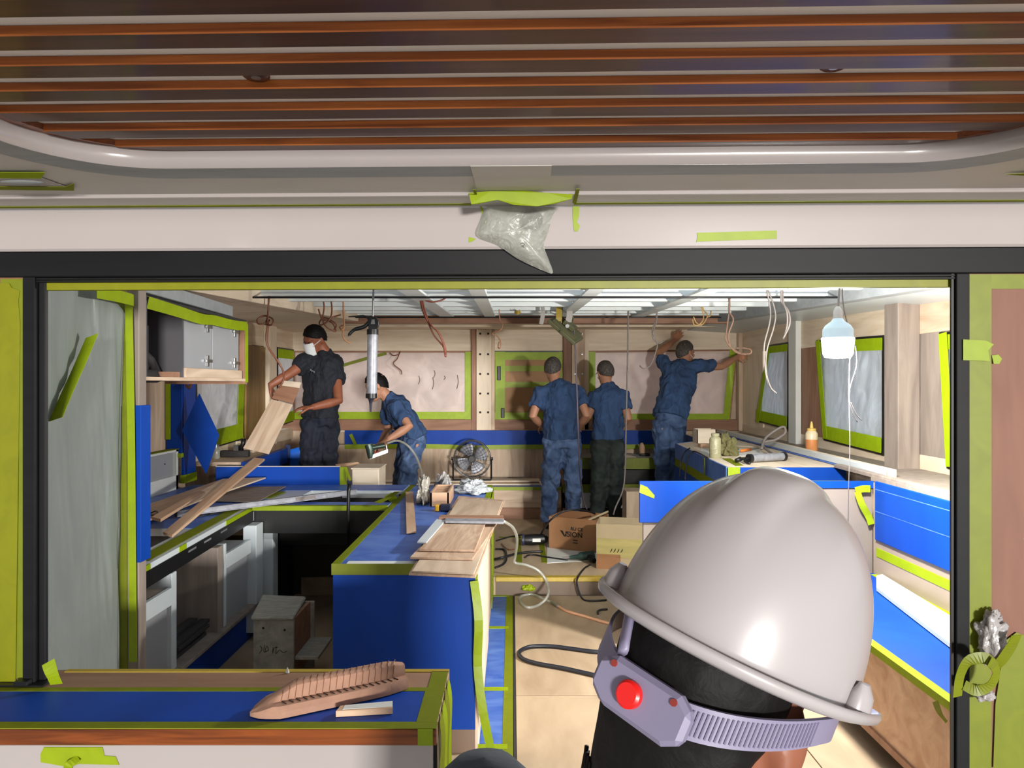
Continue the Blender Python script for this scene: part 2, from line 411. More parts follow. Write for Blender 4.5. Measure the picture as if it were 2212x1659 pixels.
# hanging narrow tape ends by the bag
fpatch('masking_tape', [(1237, 446), (1251, 446), (1251, 468), (1246, 479), (1253, 488), (1248, 500), (1240, 500), (1237, 470)], M_lime, fas, -.0225)
fpatch('masking_tape', [(1036, 443), (1040, 443), (1050, 480), (1046, 485)], M_lime, fas, -.0225)
fpatch('masking_tape', [(1013, 512), (1028, 516), (1020, 522), (1012, 524)], M_lime, fas, -.0225)
M_limef = film('lime_tape_front', rgb(136, 138, 10), trans=.15, gloss=.04, rough=.45, bump=.015, bscale=9)
# header and jambs
hdr = B('door_1', M_black, -2.8, 2.8, -.012, .10, Z(.302), Z(.373), frame=FR, bevel=.003, kind='structure', label='black aluminium sliding door frame')
for z_ in (.300, .293): B('track_rib', M_black, -1.36, 1.25, -.004, .04, Z(z_ - .005), Z(z_), hdr, frame=FR)
B('masking_tape', M_limef, -1.36, 1.24, .012, .030, Z(.268), Z(.2995), hdr, frame=FR)
B('jamb', M_black, -1.382, -1.347, -.012, .012, .712, Z(.302), hdr, frame=FR, bevel=.002)
B('jamb_track', M_blk, -1.347, -1.328, .006, .020, .712, Z(.302), hdr, frame=FR, bevel=.002)
B('jamb', M_black, 1.214, 1.250, -.010, .004, 0, Z(.302), hdr, frame=FR, bevel=.002)
B('jamb_track', M_blk, 1.206, 1.214, .0, .008, 0, Z(.302), hdr, frame=FR)
B('door_track', M_blk, -1.7, -1.31, -.03, .022, .7072, .712, hdr, frame=FR, bevel=.001)
B('track_clip', M_blk, -1.392, -1.352, -.035, -.012, .712, .724, hdr, frame=FR, bevel=.002)
for zc in (.105, .165):
    build(G().lathe([(.006, 0), (.010, .003), (.010, .02), (.005, .024)], (1.208, -.004, zc + .1), (-1, -.5, 0), 12), 'screw_head', M_steel, hdr, frame=FR, smooth='auto')
wl = B('wall_left_aft', M_pink, -2.8, -1.382, .0, .05, .7095, Z(.302), frame=FR, kind='structure', label='pink primed panel left of the black door jamb')
B('masking_tape', M_lime2, -1.45, -1.384, -.004, .0, .72, Z(.298), wl, frame=FR)
B('masking_tape', M_lime2, -1.396, -1.384, -.006, -.004, .74, Z(.29), wl, frame=FR)
fpatch('torn_tape', [(0, 612), (20, 612), (26, 622), (43, 628), (40, 650), (44, 700), (34, 1472), (0, 1472)], M_limef, wl, -.0065)
wr = B('wall_right_aft', M_pink, 1.250, 2.8, .0, .05, 0, Z(.302), frame=FR, kind='structure', label='pink primed panel right of the black door jamb')
B('masking_tape', M_lime2, 1.252, 1.312, -.003, .0, .0, Z(.30), wr, frame=FR)
B('masking_tape', M_lime2, 1.312, 2.8, -.003, .0, Z(.26), Z(.30), wr, frame=FR)
fpatch('masking_tape', [(2080, 733), (2130, 736), (2146, 744), (2134, 757), (2138, 780), (2080, 778)], M_lime, wr, -.0135)
fpatch('masking_tape', [(2142, 768), (2156, 766), (2164, 775), (2158, 786), (2146, 786)], M_lime, wr, -.0045)
fpatch('masking_tape', [(2170, 1385), (2195, 1366), (2212, 1372), (2212, 1659), (2145, 1659), (2150, 1520)], M_lime2, wr, -.005)
# crumpled tape and plastic stuck on the right jamb
def crumple(c, sx, sy, sz, seed, nu=44, nv=28, amp=.35):
    g = G()
    def fn(u, v):
        th = 2 * math.pi * u; ph = math.pi * (v - .5)
        d = Vector((math.cos(th) * math.cos(ph), math.sin(th) * math.cos(ph), math.sin(ph)))
        n1 = noise.noise(d * 1.9 + Vector((seed, 0, 0))); n2 = abs(noise.noise(d * 3.3 + Vector((0, seed, 0)))); n3 = abs(noise.noise(d * 7.5 + Vector((0, 0, seed))))
        k = 1 + amp * (n1 - 1.1 * n2 - .55 * n3 + .45)
        return Vector(c) + Vector((d.x * sx * k, d.y * sy * k, d.z * sz * k))
    return g.grid(fn, nu, nv)
M_wad = film('plastic_wad', rgb(196, 190, 188), trans=.25, gloss=.12, bump=.4, bscale=20)
pA = FR @ front(2142, 1375, -.03)
build(crumple(pA, .036, .025, .058, 3.1, amp=.5), 'plastic_scrap', M_wad, None, smooth=True, label='crumpled clear plastic scrap stuck on the right door jamb above loose tape', cat='plastic scrap')
g = G()
for pts, wd in (([(2068, 1505), (2074, 1460), (2092, 1428), (2128, 1422), (2150, 1440)], .030), ([(2083, 1480), (2110, 1492), (2140, 1480), (2152, 1450), (2138, 1428)], .028), ([(2150, 1440), (2165, 1425), (2185, 1395), (2196, 1372)], .034)):
    pp = catmull([FR @ front(x, y, -.05 - .012 * i) for i, (x, y) in enumerate(pts)], 5)
    vs = []
    for i, p in enumerate(pp):
        t = (pp[min(i + 1, len(pp) - 1)] - pp[max(i - 1, 0)]).normalized(); s = t.cross(Vector((.25, -1, .2))).normalized()
        vs += [p - s * wd / 2, p + s * wd / 2]
    g.add(vs, [(2 * i, 2 * i + 1, 2 * i + 3, 2 * i + 2) for i in range(len(pp) - 1)])
build(g, 'loose_tape', M_lime2, None, smooth=False, solid=.001, label='loose looped lime masking tape hanging on the right door jamb', cat='tape')
build(crumple(FR @ front(2128, 1500, -.03), .022, .018, .016, 9.1, amp=.5), 'plastic_scrap', M_wad, None, smooth=True, label='small clear plastic scrap below the looped tape on the right jamb', cat='plastic scrap')
# bagged speaker taped under the fascia
bagr = root('bagged_speaker', FR @ front(1110, 520, -.06), 'clear plastic bag over a dark speaker taped above the doorway', 'plastic bag')
outl = [(1048, 446), (1036, 478), (1029, 510), (1075, 530), (1120, 560), (1170, 583), (1194, 590), (1185, 560), (1175, 530), (1185, 500), (1192, 470), (1190, 446)]
cx, cy = 1115, 500
cpt = front(cx, cy, -.075); g = G(); N = len(outl); ringsn = 7
op = [front(x, y, -.026) for x, y in outl]; oo = catmull(op + [op[0]], 4)[:-1]; n = len(oo)
for side in (1, 0):
    vs = []
    for r_ in range(ringsn + 1):
        t = r_ / ringsn
        for i, p in enumerate(oo):
            q = cpt.lerp(p, t); dep = -.055 * math.sqrt(max(0, 1 - t * t)) * side - .026
            q.y = dep + (.010 * noise.noise(q * 30) + .006 * noise.noise(q * 70)) * (1 if side else 0) * (1 - t * .5)
            vs.append(q)
    fs = [(r_ * n + i, r_ * n + (i + 1) % n, (r_ + 1) * n + (i + 1) % n, (r_ + 1) * n + i) for r_ in range(ringsn) for i in range(n)]
    g.add(vs, fs)
build(g, 'bag', M_bag, bagr, frame=FR, smooth=True)
build(G().lathe([(.028, 0), (.028, .03), (.022, .036), (.0, .036)], front(1150, 480, -.024), (0, -1, 0), 20), 'speaker', M_blk, bagr, frame=FR, smooth='auto')
for k in range(3):
    a = front(1142 + 8 * k, 474, -.0615); b_ = front(1147 + 8 * k, 488, -.0615)
    build(G().tube([a, b_], .0008, 5), 'crease', M_whitep, bagr, frame=FR)
build(G().tube([front(1124, 527, -.08), front(1130, 525, -.08), (front(1134, 529, -.08)), front(1126, 531, -.08), front(1133, 534, -.08)], .0008, 5), 'print_mark', M_ink, bagr, frame=FR)
tp = [(1013, 417), (1060, 413), (1130, 412), (1180, 417), (1237, 420), (1235, 430), (1195, 441), (1160, 446), (1110, 443), (1075, 432), (1030, 441), (1018, 441)]
build(G().prism([front(x, y, -.150 - .003 * (i % 2)) for i, (x, y) in enumerate(tp)], (0, -.002, 0)), 'masking_tape', M_lime, bagr, frame=FR)
# taped lamp recess on the soffit, far left
def sofp(px, py, dz=-.003):
    return PZ(px, py, ZS + dz)
rl = root('taped_recess', sofp(70, 392), 'ceiling recess at far left sealed with film and lime tape', 'light fitting')
slab('film', [sofp(0, 385), sofp(90, 384), (sofp(140, 402)), sofp(0, 404)], .001, M_wad, rl)
slab('masking_tape', [sofp(-60, 371, -.005), sofp(98, 372, -.005), sofp(88, 385, -.005), sofp(-60, 384, -.005)], .001, M_lime, rl)
slab('masking_tape', [sofp(-60, 402, -.005), sofp(140, 403, -.005), sofp(160, 396, -.005), sofp(160, 411, -.005), sofp(-60, 409, -.005)], .001, M_lime2, rl)
g = G().ell(sofp(48, 393, -.004), (.055, 0, 0), (0, .02, 0), (0, 0, .006)); build(g, 'lamp_insert', M_greyd, rl, smooth=True)
slab('masking_tape', [sofp(2170, 376, -.005), sofp(2300, 368, -.005), sofp(2300, 385, -.005)], .001, M_lime2, sof)
B('ground', mat('hall_concrete', rgb(176, 172, 166), .8, .1, .5), -30, 30, -34, 30, -2.3, -2.2, kind='structure', label='grey concrete hall floor around the boat')
# deck floor on which the photographer stands
B('floor_deck', mat('deck_floor', rgb(186, 178, 166), .7, .08, 2), -2.8, 2.8, -3.2, 1.72, -.06, -.002, kind='structure', label='grey deck floor under the photographer')
# ================================================================== BAR COUNTER in the door opening
bar = root('bar_counter', (-1.3, 1.95, 0), 'blue-masked bar counter with teak edge across the lower left', 'counter')
XE = -.186; ZT = .705
B('body', M_gel, -2.8, XE - .012, 1.79, 2.12, 0, ZT - .042, bar, bevel=.004)
B('teak_edge', M_teak, -2.8, XE, 1.768, 1.80, ZT - .042, ZT, bar, bevel=.003)
B('top', M_freshd, -2.8, XE, 1.80, 2.135, ZT - .042, ZT, bar, bevel=.002)
B('masking_film', M_blue, -2.8, -.238, 1.80, 1.985, ZT, ZT + .0012, bar)
B('masking_tape', M_lime2, -2.8, XE, 1.768, 1.802, ZT, ZT + .002, bar)
B('masking_tape', M_lime2, -2.8, XE, 1.982, 2.006, ZT, ZT + .002, bar)
B('masking_tape', M_lime2, -.240, XE - .002, 1.80, 1.985, ZT, ZT + .0022, bar)
B('masking_tape', M_yel, -1.32, XE, 2.115, 2.136, ZT, ZT + .002, bar)
B('masking_tape', M_lime2, -.235, XE - .002, 2.006, 2.118, ZT, ZT + .002, bar)
B('end_cap', M_blk, XE - .012, XE - .004, 1.82, 2.10, .05, ZT - .05, bar)
for k in range(4):
    y = 1.83 + .07 * k
    ribbon('masking_tape', [(XE + .004, y, ZT + .001), (XE + .010, y + .004, ZT - .06), (XE + .004, y + .012 * (k % 2), ZT - .2), (XE + .012, y, ZT - .42)], .05, M_lime if k % 2 else M_lime2, bar, side=(0, 1, .1), twist=.4)
B('masking_tape', M_lime, -.232, -.195, 1.7655, 1.768, ZT - .040, ZT + .001, bar)
def barp(px, py): return P(px, py, 1.789)
build(G().prism([barp(x, y) for x, y in [(88, 1628), (95, 1614), (222, 1614), (226, 1632), (250, 1634), (258, 1652), (170, 1650), (150, 1657), (88, 1646)]], (0, -.001, 0)), 'masking_tape', M_lime, bar)
ribbon('masking_tape', [barp(148, 1660) + Vector((0, -.004, 0)), barp(158, 1645) + Vector((0, -.015, 0)), barp(172, 1635) + Vector((0, -.004, 0))], .02, M_lime, bar)
ribbon('masking_tape', [P(122, 1478, 2.0), P(112, 1455, 1.99), P(104, 1430, 2.0)], .035, M_lime, bar, side=(1, 0, 0))
build(G().ell((XE + .014, 1.80, .50), (.022, 0, 0), (0, .03, 0), (0, 0, .05)), 'bumper', M_blk, bar, smooth=True)
g = G().lathe([(.006, 0), (.004, .006), (.0006, .016)], PZ(621, 1453, ZT + .002), (0, 0, 1), 10); build(g, 'caulk_nozzle', M_whitep, None, smooth='auto', label='tiny white cone nozzle on the back edge of the bar counter', cat='nozzle')
# carved tan hull-shaped model on the bar
hz = ZT + .002
A_, B_ = PZ(540, 1548, hz), PZ(872, 1478, hz)
ax = (B_ - A_); L = ax.length; ax.normalize(); ay = Vector((0, 0, 1)).cross(ax)
HM = Matrix((ax, ay, Vector((0, 0, 1)))).transposed().to_4x4(); HM.translation = A_
hull = root('carved_model', A_.lerp(B_, .5), 'tan elongated carved model with a notched ridge lying on the blue bar top', 'model')
M_tan = mat('tan_foam', rgb(168, 128, 106), .8, .08, 30, bump=.15)
def hullsec(t):
    wv = .052 * min(1, (t / .16) ** .6 if t > 0 else .0) * (1 - .35 * max(0, (t - .75) / .25) ** 2) + .004
    h = .030 * min(1, .35 + t / .18)
    return wv, h
g = G(); N = 26; prof = []
for i in range(N + 1):
    t = i / N; wv, h = hullsec(t); x = t * L
    rise = max(0, min(1, (t - .1) / .18)) * (1 - .25 * max(0, (t - .9) / .1)); rh = .036 * rise
    y = [(-wv, .002), (-wv * 1.02, h * .6), (-wv * .85, h), (-wv * .38, h * 1.05), (-wv * .26, h + rh * .9 + .001), (-wv * .15, h + rh + .002), (wv * .30, h + rh + .002), (wv * .45, h + rh * .9), (wv * .55, h * 1.05), (wv * .95, h * .9), (wv, .002)]
    prof.append([(x, a, b_) for a, b_ in y])
K = len(prof[0])
g.add([p for r_ in prof for p in r_], [(i * K + j, i * K + j + 1, (i + 1) * K + j + 1, (i + 1) * K + j) for i in range(N) for j in range(K - 1)] + [tuple(range(K))[::-1], tuple(N * K + j for j in range(K))] + [((i) * K, (i + 1) * K, (i + 1) * K + K - 1, i * K + K - 1) for i in range(N)])
build(g, 'body', M_tan, hull, frame=HM, smooth='auto')
for i in range(18):
    t = .19 + i * .043; wv, h = hullsec(t); x = t * L
    rise = max(0, min(1, (t - .1) / .18)); rh = .036 * rise
    build(G().tube([(x - .006, -wv * .38, h * 1.08), (x, -wv * .27, h + rh * .9 + .002), (x + .001, -wv * .15, h + rh + .0028), (x + .012, wv * .30, h + rh + .0028)], .0011, 5), 'cord', M_bronze, hull, frame=HM)
    build(G().tube([(x - .004, -wv * .42, h * 1.07), (x + .004, -wv * .72, h * 1.04)], .0013, 5), 'stitch', M_ink, hull, frame=HM)
pw = slab('wood_offcut', [PZ(725, 1536, hz + .016), PZ(848, 1529, hz + .016), PZ(848, 1514, hz + .016), PZ(735, 1524, hz + .016)], .016, M_fresh, None, bevel=.001, label='thin whitish-topped wooden offcut lying beside the carved tan model', cat='offcut')
slab('painted_top', [PZ(740, 1532, hz + .0168), PZ(848, 1526, hz + .0168), PZ(848, 1514, hz + .0168), PZ(745, 1523, hz + .0168)], .0008, M_whitep, pw)
# ================================================================== SALOON SHELL
FW = 8.2; XR = 2.6; XL = -2.5
def zroof(d): return .62 + (d - 6.86) * .0315
fl = B('floor', mat('subfloor', rgb(120, 100, 82), .7, .1, 3), -2.7, 2.75, 1.72, 8.3, -.06, -.004, kind='structure', label='saloon floor laid with plywood sheets')
for x0, x1, y0, y1 in ((.02, 1.25, 2.2, 3.57), (.02, 1.25, 3.575, 5.255), (1.255, 2.08, 2.2, 5.255), (-1.6, -.16, 2.2, 5.3)):
    B('ply_sheet', M_floor, x0, x1, y0, y1, -.004, .004, fl, bevel=.001)
B('masking_film', M_bluet, -.15, -.035, 2.2, 5.255, -.004, .003, fl)
B('masking_tape', M_lime2, -.042, .005, 2.2, 5.255, .003, .005, fl)
for py in (1288, 1357, 1490, 1615):
    d = PZ(1090, py, 0).y; B('masking_tape', M_lime, -.15, -.02, d - .02, d + .02, .0035, .006, fl)
B('seam', M_dark, .008, .018, 2.2, 5.25, -.004, .002, fl)
# raised platform
PD, PZT = 5.27, .135
pf = B('floor_platform', M_floor, -1.55, 2.1, PD, 7.56, 0, PZT, kind='structure', label='raised plywood platform where the workers stand', bevel=.003)
B('nosing', M_yel, -.12, 2.1, PD - .012, PD + .05, PZT - .030, PZT + .002, pf, bevel=.003)
B('riser', mat('riser_brown', rgb(104, 88, 74), .6, .1, 4), -.12, 2.1, PD - .004, PD, .0, PZT - .03, pf)
for px, y0, y1 in ((1122, 1158, 1216), (1177, 1172, 1216)):
    a, b_ = PZ(px, y0, PZT), PZ(px, y1, PZT); x = PZ(px, y1, PZT).x
    B('masking_tape', M_lime2, x - .022, x + .022, b_.y, a.y, PZT, PZT + .002, pf)
slab('white_sheet', [PZ(1182, 1216, PZT + .003), PZ(1290, 1210, PZT + .003), PZ(1290, 1172, PZT + .003), PZ(1182, 1175, PZT + .003)], .003, M_whitep, pf)
B('masking_tape', M_lime2, -.12, .5, 6.62, 6.66, PZT, PZT + .002, pf)
# raised floor at the left where the masked worker stands
B('floor_dinette', M_floor, -2.5, -1.0, 5.55, 7.2, PZT, .385, kind='structure', label='higher dinette floor behind the blue panel')
# ---- ceiling plates, beams
B('ceiling_plate', M_plate, -2.7, 2.75, 2.15, 8.35, Z(.86), Z(.90), kind='structure', label='pale blue painted roof underside above the white beams')
grid = root('ceiling_frame', (0, 5.6, Z(.6)), 'white painted ceiling grid of beams under the pale roof', 'ceiling frame', kind='structure')
def lerp(a, b, t): return a + (b - a) * t
def xl(d): return lerp(-1.82, -1.53, (d - 4.0) / 2.86)
def xr(d): return lerp(2.2, 2.0, (d - 4.0) / 2.86)
for d in (2.6, 3.1, 3.55, 3.95, 4.36, 4.78, 5.23, 5.72, 6.17, 6.52, 6.84):
    z = Z(zroof(d) + .035)
    B('cross_beam', M_beam, xl(d) - .04, xr(d) + .04, d, d + .045, z, z + .085, grid, bevel=.002)
for x, wd in ((-.62, .13), (-.21, .10), (.50, .10), (1.2, .11)):
    g = G().hexa([(x - wd / 2, 2.3, Z(zroof(2.3) + .020)), (x + wd / 2, 2.3, Z(zroof(2.3) + .020)), (x + wd / 2, 6.9, Z(zroof(6.9) + .02)), (x - wd / 2, 6.9, Z(zroof(6.9) + .02)),
                  (x - wd / 2, 2.3, Z(zroof(2.3) + .036)), (x + wd / 2, 2.3, Z(zroof(2.3) + .036)), (x + wd / 2, 6.9, Z(zroof(6.9) + .036)), (x - wd / 2, 6.9, Z(zroof(6.9) + .036))])
    o = build(g, 'long_beam', M_beam, grid, bevel=.002)
    for d in (4.05, 5.0, 5.9):
        a = Z(zroof(d) + .036)
        build(G().prism([(x - wd / 2 - .16, d, a + .10), (x - wd / 2, d, a + .10), (x - wd / 2, d, a)], (0, .012, 0)), 'gusset', M_beam, o)
for d, pa, pb in ((4.66, 520, 1815), (6.78, 716, 1790)):
    z = Z(zroof(d) + .012)
    build(G().tube([((pa - 1106) / F * d, d, z), ((pb - 1106) / F * d, d, z)], .007, 6), 'rod', M_blk, grid)
for px in (555, 862, 1434, 1548, 1720):
    p = P(px, 630, 5.0); B('dark_slot', M_blk, p.x - .08, p.x + .08, 5.28, 5.33, Z(.72), Z(.76), grid)
# soffit strips between the coffer and the walls
def quadstrip(name, m, rows, solid, **k):
    g = G(); n = len(rows)
    g.add([p for r_ in rows for p in r_], [(2 * i, 2 * i + 1, 2 * i + 3, 2 * i + 2) for i in range(n - 1)])
    return build(g, name, m, None, solid=solid, **k)
ds = (2.15, 4.0, 5.5, 6.86, 8.25)
quadstrip('ceiling_soffit_left', M_pale, [((xl(min(d, 6.86)), d, Z(min(.62, zroof(d)))), (XL - .1, d, Z(min(.62, zroof(d)) - .02))) for d in ds], .02, kind='structure', label='pale wooden soffit along the left side of the ceiling')
quadstrip('ceiling_soffit_right', M_laq, [((xr(min(d, 6.86)), d, Z(min(.62, zroof(d)))), (XR + .1, d, Z(min(.62, zroof(d)) - .04))) for d in ds], .02, kind='structure', label='white painted soffit along the right side of the ceiling')
B('ceiling_soffit_far', M_pale, -1.53, 2.0, 6.92, FW + .05, Z(.62), Z(.64), kind='structure', label='pale wooden soffit strip in front of the far wall')
def beam(name, m, a, b_, wd, h, parent=None, **k):
    a = Vector(a); b_ = Vector(b_); t = (b_ - a).normalized(); s = Vector((t.y, -t.x, 0)).normalized() * wd / 2; u = Vector((0, 0, h))
    return build(G().hexa([a - s, a + s, b_ + s, b_ - s, a - s + u, a + s + u, b_ + s + u, b_ - s + u]), name, m, parent, bevel=.003, **k)
beam('trim_2', M_paley, (-2.0, 2.2, Z(.455)), (-1.55, 6.88, Z(.60)), .16, .10, kind='structure', label='pale timber edge beam on the left of the ceiling opening')
beam('trim_3', M_greyd, (2.32, 2.2, Z(.455)), (2.02, 6.88, Z(.595)), .10, .09, kind='structure', label='grey edge beam on the right of the ceiling opening')
beam('trim_4', M_brownx, (-1.6, 6.90, Z(.580)), (2.07, 6.90, Z(.580)), .05, .075, kind='structure', label='brown edge beam at the far end of the ceiling opening')
beam('trim_5', M_pale, (-1.9, 7.6, Z(.600)), (2.3, 7.6, Z(.600)), .10, .022, kind='structure', label='pale strip under the far soffit')
# ---- far wall
wf = root('wall_far', (0, FW, Z(-.6)), 'plywood far wall with three taped windows', 'wall', kind='structure'); del wf['category']
S82 = F / FW
def XF(px): return (px - 1106) / S82
for a, b_ in ((590, 1027), (1027, 1243), (1243, 1640)):
    B('header_panel', M_pale, XF(a) + .003, XF(b_) - .003, FW - .01, FW + .05, Z(.365), Z(.66), wf, bevel=.002)
B('sill_panel', M_brownx, XF(560), XF(1640), FW - .05, FW + .05, Z(-.53), Z(-.405), wf, bevel=.003)
B('lower_panel', M_plyz, XF(560), XF(1660), FW + .0, FW + .05, 0, Z(-.53), wf)
def post(a, b_, m, y0, z0=-.53, z1=.62, holes=False, hm=None):
    o = B('post', m, XF(a), XF(b_), FW - y0, FW + .04, Z(z0), Z(z1), wf, bevel=.003)
    if holes:
        for py in (722, 766, 808, 850, 890):
            for f_ in (.25, .78):
                x = lerp(XF(a), XF(b_), f_)
                build(G().lathe([(.013, 0), (.013, .003), (.006, .0045)], (x, FW - y0, Z((829.5 - py) / S82)), (0, -1, 0), 10), 'screw', hm, o)
post(1019, 1030, M_brown, .06); post(1030, 1062, M_palez, .09, holes=True, hm=M_ink); post(1062, 1069, M_plyz, .06)
post(1216, 1234, M_brown, .05); post(1234, 1262, M_plyz, .08, holes=True, hm=M_steel); post(1262, 1271, M_palez, .05)
B('filler_panel', M_plyz, XF(1560), XF(1600), FW + .012, FW + .05, Z(-.53), Z(.4), wf); post(1590, 1612, M_plyz, .10); post(1612, 1640, M_palez, .16)
def window(n, corners, pane, label, nrm, tapes=(1, 1, 1, 1), tw=.075, frame_m=M_blk, dash=False, tm=M_limei, th=.01, fw=.012):
    """corners TL TR BR BL in world space; nrm points into the room"""
    c = [Vector(p) for p in corners]; nrm = Vector(nrm); mid = sum(c, Vector()) / 4
    r_ = root('window_%d' % n, (mid.x, mid.y, min(p.z for p in c)), label, 'window', kind='structure'); del r_['category']
    N_ = 14; g = G()
    def fn(u, v):
        p = c[0].lerp(c[1], u).lerp(c[3].lerp(c[2], u), v)
        e = min(u, 1 - u, v, 1 - v) * 4
        q = Vector((p.x * 5 + p.z * 2, p.y * 5 + p.z * 2, p.z * 2.2)); return p + nrm * (.012 * noise.noise(p * 3.1 + Vector((n, 0, 0))) + wr * abs(noise.noise(q + Vector((n, 0, 0)))) + wr * .5 * abs(noise.noise(q * 2.7))) * min(1, e)
    wr = .03 if pane is M_paneb else .008
    build(g.grid(fn, 60, 44), 'pane', pane, r_, smooth=True, solid=.002)
    names = ('top', 'right', 'bottom', 'left')
    for i in range(4):
        a, b_ = c[i], c[(i + 1) % 4]; ia, ib = a.lerp(mid, 0), b_.lerp(mid, 0)
        inw = (mid - (a + b_) / 2); t = (b_ - a).normalized(); inw = (inw - t * inw.dot(t)).normalized()
        q = [a - t * .012 - inw * fw, b_ + t * .012 - inw * fw, b_ + t * .012 + inw * .008, a - t * .012 + inw * .008]
        build(G().prism(q, nrm * (.012 + .0007 * i)), 'window_frame', frame_m, r_)
        if tapes[i]:
            w2 = tw * tapes[i]
            q = [a - t * .0 + inw * .004, b_ + inw * .004, b_ + inw * (.012 + w2), a + inw * (.012 + w2)]
            q = [p + nrm * (.0135 + .004 * i) for p in q]
            build(G().prism(q, nrm * .0025), 'masking_tape', tm, r_)
    return r_
M_panew = film('white_window_film', rgb(246, 246, 248), trans=.5, gloss=.08, rough=.3, bump=.4, bscale=6)
def FP(px, py, d=FW): return P(px, py, d)
w1 = window(1, [FP(636, 760), FP(1020, 760), FP(1020, 906), FP(636, 906)], M_pane, 'far left window covered with pinkish board and lime tape', (0, -1, 0), (0, .9, 1, 0), frame_m=M_brownx)
w2 = window(2, [FP(1069, 760), FP(1216, 760), FP(1216, 908), FP(1069, 908)], mat('tan_board_pane', rgb(176, 134, 92), .6, .06, 4), 'far centre window closed with tan board and lime stripes', (0, -1, 0), (1, .4, 1, 1.3), tw=.08)
for py in (796, 831):
    B('masking_tape', M_lime, XF(1078), XF(1212), FW - .022, FW - .018, Z((829.5 - py - 6) / S82), Z((829.5 - py + 6) / S82), w2)
for px, py, hh in ((1078, 812, .22), (1086, 893, .12)):
    p = FP(px, py, FW - .03); B('window_catch', M_blk, p.x - .02, p.x + .02, p.y - .02, p.y + .03, p.z - .05, p.z + hh * .5, w2, bevel=.004)
wire('pull_wire', [FP(1160, 905, FW - .04), FP(1142, 900, FW - .07), FP(1146, 886, FW - .06), FP(1150, 882, FW - .04)], .008, M_pgrey, w2)
w3 = window(3, [FP(1271, 760), FP(1590, 757), FP(1575, 908), FP(1271, 908)], M_pane, 'far right window covered with pale crinkled plastic sheet', (0, -1, 0), (0, 1, 1, 1), tw=.065, frame_m=M_brownx)
# marks on the boarded window
ribbon('masking_tape', [FP(738, 790, FW - .03), FP(790, 775, FW - .03), FP(835, 763, FW - .03)], .035, M_lime2, w1, side=(0, 0, 1))
for px, py, l_ in ((905, 812, 18), (935, 815, 26), (988, 810, 30), (938, 800, 16), (960, 812, 8)):
    wire('stain', [FP(px, py, FW - .015), FP(px + 2, py + l_ * .5, FW - .015), FP(px - 1, py + l_, FW - .015)], .004, mat('stain', rgb(120, 104, 100), .7), w1)
# ---- right wall
wrt = root('wall_right', (XR, 5, 0), 'plywood right side wall with taped side windows', 'wall', kind='structure'); del wrt['category']
B('header_panel', M_plyy, XR, XR + .08, 2.15, 4.9, Z(.32), Z(.70), wrt); B('header_panel', M_paley, XR, XR + .08, 4.905, 6.7, Z(.32), Z(.70), wrt); B('header_panel', M_paley, XR, XR + .08, 6.705, 8.25, Z(.34), Z(.70), wrt)
B('sill_panel', M_paley, XR, XR + .08, 2.15, 8.25, Z(-.56), Z(-.45), wrt); B('sill_backing', M_paley, XR + .02, XR + .08, 2.15, 8.25, Z(-.45), Z(-.36), wrt); B('lower_panel', M_plyz, XR + .02, XR + .08, 2.15, 8.25, 0, Z(-.56), wrt)
for a, b_, m in ((7.45, 8.25, M_palez), (5.95, 6.85, M_brown), (4.30, 5.10, M_gply), (2.15, 3.9, M_gply)):
    B('wall_panel', m, XR + .004, XR + .07, a, b_, Z(-.46), Z(.34), wrt)
nrw = (-1, 0, 0)
window(4, [PX(1662, 748, XR), PX(1704, 742, XR), PX(1704, 925, XR), PX(1638, 908, XR)], M_paneb, 'narrow right side window nearest the far corner, film over glass', nrw, (.6, 0, 1, .8), tw=.10)
window(5, [PX(1768, 738, XR), PX(1910, 728, XR), PX(1910, 980, XR), PX(1784, 948, XR)], M_paneb, 'middle right side window behind the hanging bulb', nrw, (.8, 0, 1, .7), tw=.10)
window(6, [PX(2036, 722, XR), PX(2130, 716, XR), PX(2135, 1030, XR), PX(2052, 1008, XR)], M_paneb, 'right side window partly hidden by the black door jamb', nrw, (.9, 0, .8, .8), tw=.09)
def sidepost(pxa, pxb, X, m, z0, z1, dep=.06, name='post'):
    s = 1 if X > 0 else -1
    ya, yb = X * F / (pxa - 1106), X * F / (pxb - 1106)
    return B(name, m, X, X + s * dep, ya, yb, z0, z1, wrt if s > 0 else wlt, bevel=.003)
sidepost(1703, 1719, XR - .05, M_whitep, Z(-.56), Z(.63), .05)
sidepost(1910, 1940, XR - .14, M_gply, Z(-.62), Z(.55), .14)
def scrib(pts, X, parent, r=.002):
    wire('pencil_mark', [PX(x, y, X) for x, y in pts], r, M_ink, parent, n=4, res=4)
scrib([(1948, 1012), (1940, 1020), (1944, 1032), (1950, 1036)], XR + .002, wrt); scrib([(1950, 1012), (1962, 1008), (1968, 1014), (1976, 1007)], XR + .002, wrt)
scrib([(1998, 1045), (2000, 1024), (2008, 1022), (2008, 1038), (2001, 1040)], XR + .002, wrt); scrib([(2010, 1024), (2018, 1038), (2022, 1024), (2030, 1022), (2030, 1034)], XR + .002, wrt)
